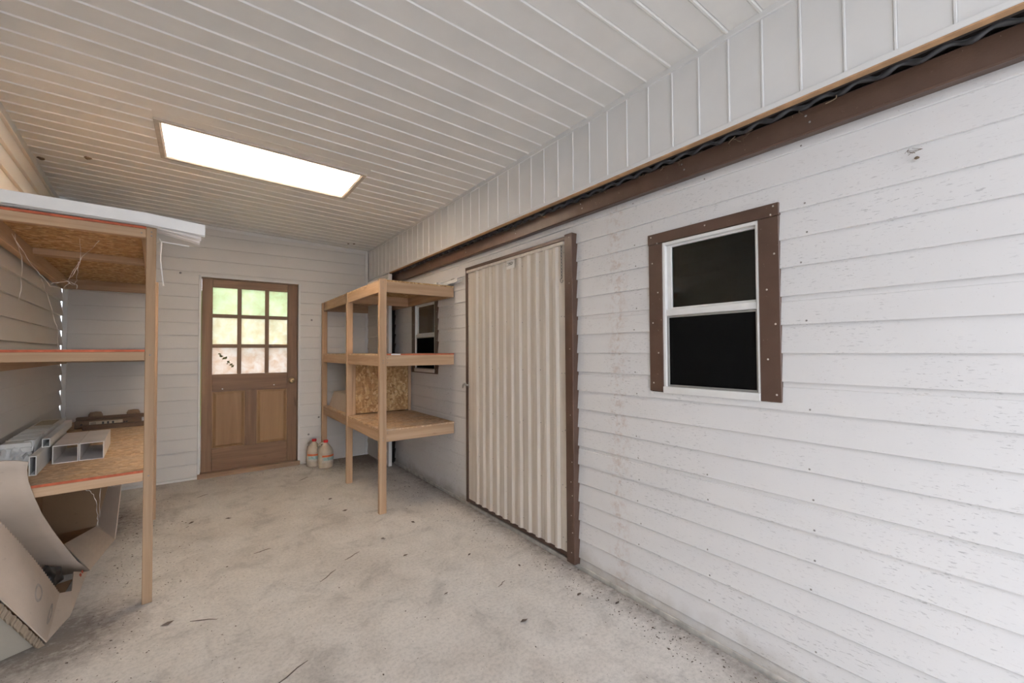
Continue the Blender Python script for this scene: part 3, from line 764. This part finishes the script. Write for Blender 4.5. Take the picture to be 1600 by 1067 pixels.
# bleach jugs
def jug(x, y, rz, label):
    t = thing('jug', label, 'jug', (x, y, 0), rz)
    bm = NB(); prof = [(.060, 0), (.076, .004), (.080, .015), (.080, .165), (.078, .185), (.066, .215), (.045, .243), (.028, .262), (.021, .270), (.020, .285)]
    lathe(bm, prof, 28); obj('body', bm, JUG, t, smooth=True)
    bm = NB(); tube(bm, [(-.022, 0, .268), (-.050, 0, .272), (-.074, 0, .248), (-.080, 0, .215), (-.078, 0, .185)], [.010, .012, .013, .013, .014], 10); obj('handle', bm, JUG, t, smooth=True)
    bm = NB(); lathe(bm, [(.023, .278), (.025, .281), (.025, .300), (.022, .304), (.002, .3045)], 20); obj('cap', bm, REDCAP, t)
    bm = NB(); lathe(bm, [(.0812, .128), (.0812, .148)], 20, a0=-1.9, a1=1.5); lb = obj('label_band', bm, ORANGE, t, smooth=True)
    bm = NB(); lathe(bm, [(.0809, .066), (.0809, .1275)], 20, a0=-1.9, a1=1.5); lw = obj('label', bm, plain('pale_label', (.60, .56, .50), .5, 0, .15, 50), t, smooth=True)
    bm = NB(); lathe(bm, [(.0814, .090), (.0814, .124)], 14, a0=-1.7, a1=.4); obj('label_print', bm, TEAL, lw, smooth=True)
    return t
jug(1.135, 5.09, R(-20), 'cloudy plastic jug with red cap and orange label, nearer of two by the shelf')
jug(1.045, 5.235, R(-50), 'second cloudy jug with red cap, standing behind the nearer jug against the back wall')

# ------------------------------------------------------------------ left shelf unit (turned with the left wall)
ls = thing('shelving_unit', 'deep three level pine shelf with red edged strand boards along the left wall', 'shelf', (-.195, 2.9, 0), RZL)
bx('post', PINE['z'], ls, -.041, 0, 0, .060, 0, 1.949, .003)
bx('post', PINE['z'], ls, -.022, .020, 1.41, 1.45, 0, 1.845, .003)
for i, zt in enumerate((1.950, 1.309, .687)):
    t = zt-.012; b = t-.045
    bx('rail', PINE['x'], ls, -.612, -.0415, .004, .045, b, t, .002)
    bx('rail', PINE['y'], ls, -.060, -.0225, .0605, 1.4495, b, t, .002)
    bx('ledger', PINE['y'], ls, -.612, -.574, .0455, 2.36, t-.092, t, .002)
    bx('joist', PINE['x'], ls, -.5735, -.0405, .93, 1.02, t-.038, t, .002)
    bx('rail', PINE['x'], ls, -.612, -.003, 2.3605, 2.3985, t-.085, t, .002)
    bm = NB(); box(bm, -.612, -.0415, .002, 1.218, t+.0002, zt); box(bm, -.0415, -.002, .0605, 1.218, t+.0002, zt); s1 = obj('shelf_board', bm, OSB if i == 0 else OSBD, ls)
    bm = NB(); box(bm, -.612, -.002, 1.222, 2.42, t+.0002, zt) if 0 else box(bm, -.612, -.0375, 1.222, 2.42, t+.0002, zt); obj('shelf_board', bm, OSB if i == 0 else OSBD, ls)
    bx('painted_edge', RED, s1, -.612, -.0415, .0, .002, t, zt, 0)
heads(ls, [(-.02, -.0003, z) for z in (1.925, 1.905, 1.28, .655)]+[(-.06, .0037, 1.915)], (0, -1, 0), .004)

# long white vinyl trims lying across the near end of the top board
GT = 'white vinyl trims on top of the left shelf'
ys = Vector((0, 1, 0))
channel('vinyl_trim', [(-.82, 2.835, 1.966), (-.235, 2.842, 1.9515), (.012, 2.848, 1.930)], .038, .058, .003, VINYL, 'front white vinyl trim lying across the left shelf top and overhanging its post', None, ys)
channel('vinyl_trim', [(-.80, 2.880, 1.962), (-.235, 2.885, 1.9512), (-.006, 2.890, 1.915)], .042, .040, .003, PINKVINYL, 'middle vinyl trim directly behind the front one across the left shelf top', None, ys)
channel('vinyl_trim', [(-.80, 2.932, 1.962), (-.235, 2.937, 1.9515), (-.012, 2.942, 1.905)], .046, .046, .003, PINKVINYL, 'rearmost of the three vinyl trims lying across the left shelf top', None, ys)
bm = NB()
pts = [(-.190, 2.985, 1.915), (-.182, 2.985, 1.895), (-.186, 2.985, 1.80), (-.178, 2.985, 1.72), (-.172, 2.985, 1.66)]
for A, B in zip(pts, pts[1:]):
    hexa(bm, [(A[0], A[1], A[2]), (A[0]+.004, A[1], A[2]), (A[0]+.004, A[1]+.03, A[2]), (A[0], A[1]+.03, A[2]), (B[0], B[1], B[2]), (B[0]+.004, B[1], B[2]), (B[0]+.004, B[1]+.03, B[2]), (B[0], B[1]+.03, B[2])])
hexa(bm, [(-.182, 2.985, 1.897), (-.06, 2.985, 1.887), (-.06, 2.997, 1.887), (-.182, 2.997, 1.897), (-.182, 2.985, 1.902), (-.06, 2.985, 1.892), (-.06, 2.997, 1.892), (-.182, 2.997, 1.902)])
vs = obj('vinyl_strip', bm, VINYL); tag(vs, 'thin bent white vinyl strip hanging beside the front post of the left shelf', 'trim')

# white vinyl goods on the lower board of the left shelf (top at z .687)
def sleeve(name, x0, y0, wd, ht, ln, rz, label, mt=PINKVINYL, t=.0035, z=.6875):
    bm = NB(); prof_o = [(0, 0), (wd, 0), (wd, ht), (0, ht)]; prof_i = [(t, t), (wd-t, t), (wd-t, ht-t), (t, ht-t)]
    rings = []
    for y in (0, ln): rings.append(([bm.verts.new((p, y, q)) for p, q in prof_o], [bm.verts.new((p, y, q)) for p, q in prof_i]))
    for k in range(4):
        k2 = (k+1) % 4
        bm.faces.new((rings[0][0][k], rings[0][0][k2], rings[1][0][k2], rings[1][0][k]))
        bm.faces.new((rings[0][1][k], rings[1][1][k], rings[1][1][k2], rings[0][1][k2]))
        for j in (0, 1): bm.faces.new((rings[j][0][k], rings[j][1][k], rings[j][1][k2], rings[j][0][k2]))
    o = obj(name, bm, mt); o.location = (x0, y0, z); o.rotation_euler = (0, 0, rz); tag(o, label, 'vinyl sleeve'); return o
sleeve('post_sleeve', -.650, 3.355, .100, .098, .50, R(4), 'square hollow white post sleeve, left of the two lying on the bottom left shelf')
sleeve('post_sleeve', -.547, 3.362, .100, .098, .50, R(4), 'square hollow white post sleeve, right of the two lying on the bottom left shelf')
sleeve('rail_sleeve', -.680, 3.10, .026, .095, .95, R(4), 'narrow white hollow rail standing on edge left of the two square post sleeves', VINYL)
sleeve('rail_sleeve', -.690, 3.36, .030, .045, .85, R(4.2), 'small white rail end lying on top between the wrapped bundle and narrow rail', VINYL, .003, .7835)
vb = thing('vinyl_bundle', 'plastic wrapped bundle of white vinyl boards lying along the wall on the bottom left shelf', 'bundle', (-.722, 3.33, .6875), R(4.0))
for k in range(5):
    bm = NB(); z0 = .002+.027*k
    prism(bm, [(-.108, z0), (0-.002*(k % 2), z0), (.0, z0+.010), (-.004, z0+.024), (-.108, z0+.024)], lambda a, p, q: (p, a, q), .05-.012*k, 1.14-.02*k)
    obj('vinyl_board', bm, DIRTYVINYL, vb)
bm = NB()     # crinkled wrap over the long side and near end
nx, nz = 46, 5
grid = [[bm.verts.new((.006+.004*math.sin(i*1.9)+random.uniform(-.002, .002), .02+1.10*i/nx, .003+.138*j/nz)) for j in range(nz+1)] for i in range(nx+1)]
for i in range(nx):
    for j in range(nz): bm.faces.new((grid[i][j], grid[i+1][j], grid[i+1][j+1], grid[i][j+1]))
grid2 = [[bm.verts.new((.004-.115*i/10, .0+.06*random.random()-.18*(i/10)*(1-j/nz)*.6, .01+.125*j/nz+random.uniform(-.008, .008))) for j in range(nz+1)] for i in range(11)]
for i in range(10):
    for j in range(nz): bm.faces.new((grid2[i][j], grid2[i+1][j], grid2[i+1][j+1], grid2[i][j+1]))
for A, B in zip(grid, grid[1:]):
    pass
wp = obj('plastic_wrap', bm, VINYL, vb)
sm = wp.modifiers.new('thickness', 'SOLIDIFY'); sm.thickness = .0015
bx('paper_label', TAN, vb, -.095, -.012, .72, .98, .1365, .1385, 0)
for k in range(9):
    bx('wrap_fold', VINYL, vb, -.108, .004, .10+.055*k, .112+.055*k, .1365, .1395-.0008*(k % 3), .001)

# old wooden rails with a level vial plate at the back of the lower board
lv = thing('spirit_level', 'old wooden level with a pale metal plate at the back of the bottom left shelf', 'level', (-.80, 4.79, .6875), R(3))
bx('level_body', OLDW, lv, -.01, .43, 0, .055, .0, .060, .004)
bx('level_plate', TAN, lv, .075, .275, -.0025, 0, .012, .050, .001)
for k in range(7): bx('level_mark', INK, lv, .085+.008*k if k < 4 else .15+.03*(k-4), .088+.008*k if k < 4 else .162+.03*(k-4), -.0032, -.0026, .018, .044, 0)
heads(lv, [(.03, -.0003, .03), (.30, -.0003, .03), (.285, -.0003, .03)], (0, -1, 0), .007, INK)
bx('end_plate', STEEL, lv, .395, .425, -.003, 0, .004, .056, .001)
o = bx('wood_batten', OLDW, None, -.745, -.375, 4.66, 4.725, .6875, .722, .004); tag(o, 'grey weathered batten lying in front of the old wooden level on the bottom left shelf', 'wood')
o = bx('wood_batten', OLDW, None, -.82, -.375, 4.90, 4.94, .6875, .765, .004); tag(o, 'dark batten standing on edge behind the old wooden level on the bottom left shelf', 'wood')
for i, xx in enumerate((-.72, -.48)):
    bm = NB(); lathe(bm, [(.045, .6875), (.045, .77), (.035, .79), (.004, .795)], 14, xx, 5.02)
    o = obj('wood_block', bm, SILL, None, smooth=False); tag(o, ('round topped wood block left behind the old level on the bottom left shelf', 'round topped wood block right behind the old level on the bottom left shelf')[i], 'wood')

# ------------------------------------------------------------------ cardboard cartons under and before the left shelf
def sheet(bm, quads, n=6):
    """bilinear patches from four corners"""
    for (a, b, c, d) in quads:
        a, b, c, d = map(Vector, (a, b, c, d)); gridv = []
        for i in range(n+1):
            u = i/n; gridv.append([bm.verts.new((a.lerp(b, u)).lerp(d.lerp(c, u), j/n)) for j in range(n+1)])
        for i in range(n):
            for j in range(n): bm.faces.new((gridv[i][j], gridv[i+1][j], gridv[i+1][j+1], gridv[i][j+1]))
def solid(o, t=.005, off=0):
    md = o.modifiers.new('thickness', 'SOLIDIFY'); md.thickness = t; md.offset = off; return o
CA = thing('cardboard_carton', 'large open dusty cardboard carton with spread flaps under the left shelf', 'box', (0, 0, 0))
bm = NB()
edge = [(-.523, 3.537, .003), (-.562, 3.44, .109), (-.586, 3.28, .261), (-.599, 3.12, .399), (-.605, 2.97, .526), (-.608, 2.858, .637), (-.619, 2.825, .716), (-.621, 2.81, .771), (-.611, 2.78, .812)]
rows = []
for i, p in enumerate(edge):
    t = i/(len(edge)-1); L = .30*(1-t)+.20*t; p = Vector(p); rw = []
    for j in range(7):
        q = p+Vector((-1, .22*(1-t)**3-.10*t, .10*t))*(L*j/6); q.x = max(q.x, wallx(q.y)+.06); q.z += .012*math.sin(j*.8)*t; q.z = max(q.z, .003); rw.append(bm.verts.new(q))
    rows.append(rw)
for A, B in zip(rows, rows[1:]):
    for j in range(6): bm.faces.new((A[j], A[j+1], B[j+1], B[j]))
solid(obj('near_flap', bm, CARD, CA, smooth=True))
T, E, c, b, d, F = (-.523, 3.537, .003), (-.47, 4.02, .003), (-.60, 4.256, .045), (-.66, 3.70, .135), (-.535, 4.263, .325), (-.46, 4.195, .345)
bm = NB(); sheet(bm, [(T, E, c, b)]); solid(obj('bottom_flap', bm, CARD, CA))
d2_ = (-.50, 4.27, .50); F2_ = (-.43, 4.22, .50)
bm = NB(); sheet(bm, [(E, F, d, c), (F, F2_, d2_, d)]); bmesh.ops.remove_doubles(bm, verts=bm.verts, dist=.0005); solid(obj('far_flap', bm, CARD, CA))
bm = NB(); cb_ = (-.87, 4.26, .03); bb_ = (-.84, 3.66, .06); dt = (-.87, 4.27, .54); bt = (-.84, 3.3, .54)
sheet(bm, [(b, c, cb_, bb_)]); sheet(bm, [(c, d2_, dt, cb_)]); sheet(bm, [(bb_, cb_, dt, bt)]); sheet(bm, [(bt, dt, d2_, (-.62, 3.35, .52))])  # last sheet: top panel added to keep the carton inside dark
bmesh.ops.remove_doubles(bm, verts=bm.verts, dist=.0005)
solid(obj('carton_body', bm, CARDD, CA))

CB = thing('cardboard_carton', 'crushed cardboard carton with a torn serrated edge, nearest the camera on the left', 'box', (0, 0, 0))
F1, F2, A2, A4 = Vector((-.545, 2.775, .006)), Vector((-.602, 3.272, .012)), Vector((-.70, 2.815, .56)), Vector((-.66, 2.655, .30))
F2 = Vector((-.585, 3.19, .045))
bm = NB(); nn = 60; ra = []; rb = []
for i in range(nn+1):
    u = i/nn; tp = F2.lerp(A2, u); bt_ = F1.lerp(A4, u)
    sg = (.010 if i % 2 else -.004); dirv = (tp-bt_).normalized()
    bulge = Vector((.02, -.01, .012))*math.sin(math.pi*u)
    top = tp+dirv*sg+bulge*.3; ra.append(top)
    rb.append([bm.verts.new(bt_.lerp(top, j/6)+bulge*math.sin(math.pi*j/6)) for j in range(7)])
for A, B in zip(rb, rb[1:]):
    for j in range(6): bm.faces.new((A[j], A[j+1], B[j+1], B[j]))
solid(obj('serrated_panel', bm, CARD, CB))
bm = NB(); G1, G2 = (-.528, 2.80, .003), (-.508, 2.985, .003); G3 = (-.528, 3.49, .012)
sheet(bm, [(tuple(F1), G2, (-.545, 3.22, .03), tuple(F2))]); sheet(bm, [(G2, G3, (-.575, 3.44, .05), (-.545, 3.22, .03))])
bmesh.ops.remove_doubles(bm, verts=bm.verts, dist=.0005); solid(obj('front_panel', bm, CARD, CB))
bm = NB(); nq = 40; r0 = []; r1 = []
for i in range(nq+1):     # torn corrugated rim under the serrated panel
    u = i/nq; p = F1.lerp(A4, u); j = random.uniform(-.006, .006)
    r0.append([bm.verts.new(p+Vector((-.002, -.008+j, -.004))), bm.verts.new(p+Vector((-.014, -.016+j*.5, -.022-.012*u+j))), bm.verts.new(p+Vector((-.04, .02, -.02))), bm.verts.new(p+Vector((-.03, .03, .0)))])
for A, B in zip(r0, r0[1:]):
    for k in range(4): bm.faces.new((A[k], A[(k+1) % 4], B[(k+1) % 4], B[k]))
bm.faces.new(r0[0]); bm.faces.new(r0[-1][::-1]); obj('torn_rim', bm, CARDR, CB)
bm = NB(); sheet(bm, [((-.575, 2.785, .003), (-.76, 2.68, .003), (-.80, 2.665, .26), tuple(A4+Vector((-.02, .012, -.02))))]); solid(obj('side_panel', bm, CARDSHADE, CB))
bm = NB(); sheet(bm, [((-.58, 2.80, .004), (-.58, 3.45, .004), (-.80, 3.35, .004), (-.80, 2.75, .004))]); solid(obj('bottom_panel', bm, CARDD, CB), .004, 1)
def panel_pt(u, v, off=.0035):
    tp = F2.lerp(A2, u); bt_ = F1.lerp(A4, u); bl = Vector((.02, -.01, .012))*math.sin(math.pi*u)
    n = (A4-F1).cross(F2-F1).normalized(); n = n if n.x > 0 else -n
    return bt_.lerp(tp+bl*.3, v)+bl*math.sin(math.pi*v)+n*off
def ring(nm, uc, vc, ru, rv, thick, mt):
    bm = NB(); A = []; n = 24
    for k in range(n):
        a = 2*math.pi*k/n; A.append([bm.verts.new(panel_pt(uc+ru*f*math.cos(a), vc+rv*f*math.sin(a), o)) for f, o in ((1, .0032), (1-thick, .0032), (1-thick, .0038), (1, .0038))])
    for k in range(n):
        for q in range(4): bm.faces.new((A[k][q], A[k][(q+1) % 4], A[(k+1) % n][(q+1) % 4], A[(k+1) % n][q]))
    obj(nm, bm, mt, CB)
FADE = plain('faded_ink', (.42, .37, .32), .9, 0, .25, 30)
ring('faded_print', .10, .42, .035, .20, .45, FADE)
ring('faded_print', .42, .45, .07, .14, .3, FADE)
# red stamp marks and faded print
RS = plain('red_stamp', (.55, .10, .05), .8, 0, .2, 60)
for k in range(2):
    y = 3.40+.045*k; bm = NB(); hexa(bm, [(-.545, y, .041), (-.545, y+.022, .041), (-.539, y+.022, .028), (-.539, y, .028), (-.5435, y, .0425), (-.5435, y+.022, .0425), (-.5375, y+.022, .0295), (-.5375, y, .0295)])
    obj('red_print', bm, RS, CB)
# black bag seen inside the crushed carton
bm = NB(); bmesh.ops.create_icosphere(bm, subdivisions=3, radius=1)
for v in bm.verts:
    n_ = 1+.12*math.sin(v.co.x*7+v.co.y*5)+.10*math.sin(v.co.z*9+v.co.x*4); v.co = Vector((-.665+v.co.x*.06*n_, 3.33+v.co.y*.10*n_, .075+v.co.z*.062*n_))
bg_ = obj('plastic_bag', bm, plain('black_plastic', (.012, .012, .013), .3, 0, .2, 20), None, smooth=True); tag(bg_, 'black plastic bag inside the crushed carton on the floor', 'bag')

# ------------------------------------------------------------------ cobwebs, nests, litter
def web(name, strands, label, r=.0012):
    bm = NB()
    for s in strands:
        pts = []
        for A, B in zip(s, s[1:]):
            A, B = Vector(A), Vector(B)
            for k in range(5):
                p = A.lerp(B, k/5); pts.append(p+Vector((random.uniform(-.003, .003), random.uniform(-.003, .003), random.uniform(-.003, .003))))
        pts.append(Vector(s[-1])); tube(bm, pts, [r*random.choice((.5, .7, 1, 1.6)) for _ in pts], 5)
    o = obj(name, bm, WEB); tag(o, label, 'cobweb'); return o
web('cobweb', [[(-.80, 3.3, 1.915), (-.726, 3.3, 1.757), (-.66, 3.32, 1.655), (-.618, 3.35, 1.648), (-.594, 3.35, 1.684)],
               [(-.66, 3.32, 1.672), (-.60, 3.33, 1.69), (-.534, 3.3, 1.83), (-.470, 3.3, 1.928)], [(-.585, 3.3, 1.70), (-.545, 3.3, 1.79), (-.548, 3.3, 1.928)],
               [(-.594, 3.3, 1.684), (-.567, 3.3, 1.665), (-.556, 3.3, 1.70), (-.553, 3.3, 1.80)], [(-.69, 3.3, 1.69), (-.655, 3.3, 1.55), (-.63, 3.3, 1.44), (-.622, 3.3, 1.312)],
               [(-.79, 3.3, 1.915), (-.762, 3.3, 1.80), (-.762, 3.3, 1.66), (-.77, 3.3, 1.56)], [(-.61, 3.3, 1.695), (-.56, 3.3, 1.67)], [(-.558, 3.3, 1.67), (-.556, 3.3, 1.64)]],
    'dusty cobweb strands hanging under the top board of the left shelf', .0012)
web('cobweb', [[(-.48, 2.96, .628), (-.45, 3.0, .60), (-.43, 3.02, .55), (-.425, 3.04, .47), (-.423, 3.05, .40)], [(-.40, 2.96, .628), (-.36, 2.97, .61), (-.33, 2.97, .607)], [(-.41, 3.0, .60), (-.412, 3.02, .45)]],
    'dusty cobweb strands hanging below the bottom board of the left shelf', .0009)
def lump(name, x, y, z, r, label):
    bm = NB(); bmesh.ops.create_icosphere(bm, subdivisions=2, radius=1)
    for v in bm.verts:
        k = r*(1+random.uniform(-.25, .25)); v.co = Vector((x+v.co.x*k*1.3, y+v.co.y*k, z+v.co.z*k*.6))
    tag(obj(name, bm, MUD), label, 'insect nest')
zq = lambda x, y: zc(x)-.004
lump('mud_nest', -.64, 4.05, zq(-.64, 0), .016, 'brown mud nest on the ceiling planks left of the ceiling light')
lump('mud_nest', -.905, 4.27, zq(-.905, 0), .016, 'brown mud nest in the corner of the ceiling and left wall')
lump('mud_nest', 1.40, 5.18, zq(1.40, 0), .010, 'small dark nest on the ceiling in the far right corner, left of a pair')
lump('mud_nest', 1.455, 5.14, zq(1.455, 0), .010, 'small dark nest on the ceiling in the far right corner, right of a pair')
lump('mud_nest', 1.832, .311, 1.897, .006, 'dry nest scrap on the white siding right of the large window')
bm = NB()
for i in range(12):
    a = random.uniform(0, 6.3); l = random.uniform(.008, .022); tube(bm, [(1.831, .32+random.uniform(-.03, .03), 1.92), (1.829, .32+math.cos(a)*l, 1.92+math.sin(a)*l*.6)], .0006, 4)
tag(obj('grass_scrap', bm, MUD), 'wispy dry grass scrap clinging to the siding just above the dry nest scrap', 'debris')

# litter on the concrete: fine pieces as one mass, larger leaves and twigs one by one
bm = NB()
def bit(x, y, s, a, tw):
    c_, s_ = math.cos(a), math.sin(a); w_ = s*tw; z = .0015
    q = [(-s, 0), (0, -w_), (s, 0), (0, w_)]
    v = [bm.verts.new((x+p*c_-r*s_, y+p*s_+r*c_, z+random.uniform(0, .3)*s)) for p, r in q]
    t_ = bm.verts.new((x, y, z+.35*s+.001))
    for k in range(4): bm.faces.new((v[k], v[(k+1) % 4], t_))
def okxy(x, y):
    if (x < -.44 and 2.65 < y < 4.35) or math.hypot(x-1.135, y-5.09) < .115 or math.hypot(x-1.045, y-5.235) < .115: return False
    return wallx(y)+.05 < x < (1.80 if y < 4.85 else 1.68) and y < 5.38
def scatter(n, cx, cy, sx, sy, smin, smax):
    for _ in range(n):
        x, y = random.gauss(cx, sx), random.gauss(cy, sy)
        if okxy(x, y): bit(x, y, random.uniform(smin, smax)*.62*(1 if random.random() < .85 else 1.8), random.uniform(0, 6.3), random.uniform(.25, .7))
scatter(900, 1.50, 5.15, .28, .25, .003, .009)
scatter(420, 1.60, 3.9, .16, .55, .003, .009)
scatter(260, 1.70, 2.2, .10, .6, .003, .009)
scatter(240, 1.72, 1.2, .07, .4, .003, .008)
scatter(480, -.45, 4.1, .18, .6, .004, .010)
scatter(300, -.3, 3.0, .18, .5, .003, .008)
scatter(260, .15, 2.2, .6, .5, .002, .006)
scatter(420, .6, 3.4, .8, 1.1, .002, .006)
scatter(160, .4, 5.25, .5, .10, .003, .008)
scatter(200, 1.0, 1.8, .5, .6, .002, .006)
lit = obj('leaf_litter', bm, LEAF, None, 'stuff'); tag(lit, 'fine dark leaf litter and grit scattered over the concrete floor', 'litter')
TW = 'loose twigs and dry leaves on the concrete'
spots = [(.02, 4.75, .05, .6, 't'), (-.05, 4.05, .035, .9, 'l'), (.18, 3.98, .03, 0, 'l'), (.85, 4.75, .07, .7, 't'), (.33, 3.2, .05, .2, 't'), (.60, 2.62, .07, .7, 't'), (.78, 2.78, .06, .5, 't'), (1.02, 2.9, .03, 2.2, 'l'),
         (1.05, 2.58, .03, .5, 'l'), (.02, 2.55, .06, -.5, 't'), (-.12, 2.62, .035, .3, 'l'), (1.35, 1.95, .035, .4, 't'), (1.38, 2.35, .02, .5, 'l'), (1.55, 2.05, .02, 1.1, 'l'), (.08, 1.98, .05, -.1, 't'), (.30, 1.92, .08, .5, 't'),
         (1.06, 2.05, .02, .3, 'l'), (.95, 3.6, .03, .1, 'l'), (.92, 3.95, .04, .9, 'l'), (1.62, 1.62, .03, .4, 'l'), (1.25, 1.62, .03, .1, 'l'), (1.30, 3.05, .025, 2, 'l'), (1.72, 1.45, .025, .2, 'l'), (1.50, 4.2, .03, .6, 'l')]
LITTER = ['twig lying on the concrete in front of the wooden door, left of centre', 'curled dry leaf near the rear post of the left shelf', "dry leaf right of the left shelf's rear post, in open floor", 'twig on the concrete midway between wooden door and pine shelf', 'twig in the middle of the floor between the two shelves', 'long twig in the middle of the floor, left of two lying end to end', 'twig in the middle of the floor, right of two lying end to end', 'curled dry leaf on open floor in front of the pine shelf', 'dry leaf in the middle of the floor, nearest the pair of twigs', "pale twig lying right of the left shelf's front post", "flat dark leaf close to the foot of the left shelf's front post", 'dry leaf on the floor before the right edge of the ribbed door', 'small leaf on the floor before the middle of the ribbed door', "small leaf close to the foot of the ribbed door's brown post", 'short twig on the near floor, left of the longest twig', 'longest twig, on the near floor at the bottom of the picture', 'small dark leaf alone in the near middle of the floor', "dry leaf on the floor just left of the pine shelf's front post", "dry leaf on the floor left of the pine shelf's middle post", 'dry leaf near the white siding, just past the ribbed door', 'dark leaf on the near floor, right, below the large window', "dry leaf on the floor just before the pine shelf's front post", 'dry leaf by the foot of the white siding below the large window', 'dry leaf on the floor underneath the pine shelf']
for (x, y, s, a, k), lab in zip(spots, LITTER):
    bm = NB()
    if k == 't':
        dx, dy = math.cos(a)*s, math.sin(a)*s
        tube(bm, [(x-dx, y-dy, .003), (x-dx*.3+.004, y-dy*.3-.004, .005), (x+dx*.4, y+dy*.4+.004, .004), (x+dx, y+dy, .003)], [.001, .0022, .002, .001], 5)
        o = obj('twig', bm, LEAF); tag(o, lab, 'twig', TW)
    else:
        bit(x, y, s*.8, a, .45); o = obj('dry_leaf', bm, LEAF); tag(o, lab, 'leaf', TW)

# ------------------------------------------------------------------ outdoors seen through the dirty door glass
bm = NB()
for i in range(2600):
    x, y, z = random.uniform(-.6, 6), random.uniform(9.5, 11), random.uniform(1.2, 4.4)
    a, b_ = random.uniform(0, 6.3), random.uniform(-.8, .8); s = random.uniform(.08, .17)
    u = Vector((math.cos(a)*math.cos(b_), math.sin(a)*math.cos(b_), math.sin(b_)))*s; v = u.cross(Vector((random.uniform(-1, 1), random.uniform(-1, 1), 1))).normalized()*s*.5
    p = Vector((x, y, z)); V = [bm.verts.new(p+u), bm.verts.new(p+v), bm.verts.new(p-u), bm.verts.new(p-v)]; bm.faces.new(V)
tube(bm, [(0, 10.4, -.14), (0, 10.4, 2.5)], .12, 8); tube(bm, [(4, 10.4, -.14), (4, 10.4, 2.5)], .12, 8)
hd = obj('hedge', bm, GREEN, None, 'stuff'); tag(hd, 'green hedge outdoors, seen blurred through the dirty door glass', 'hedge')
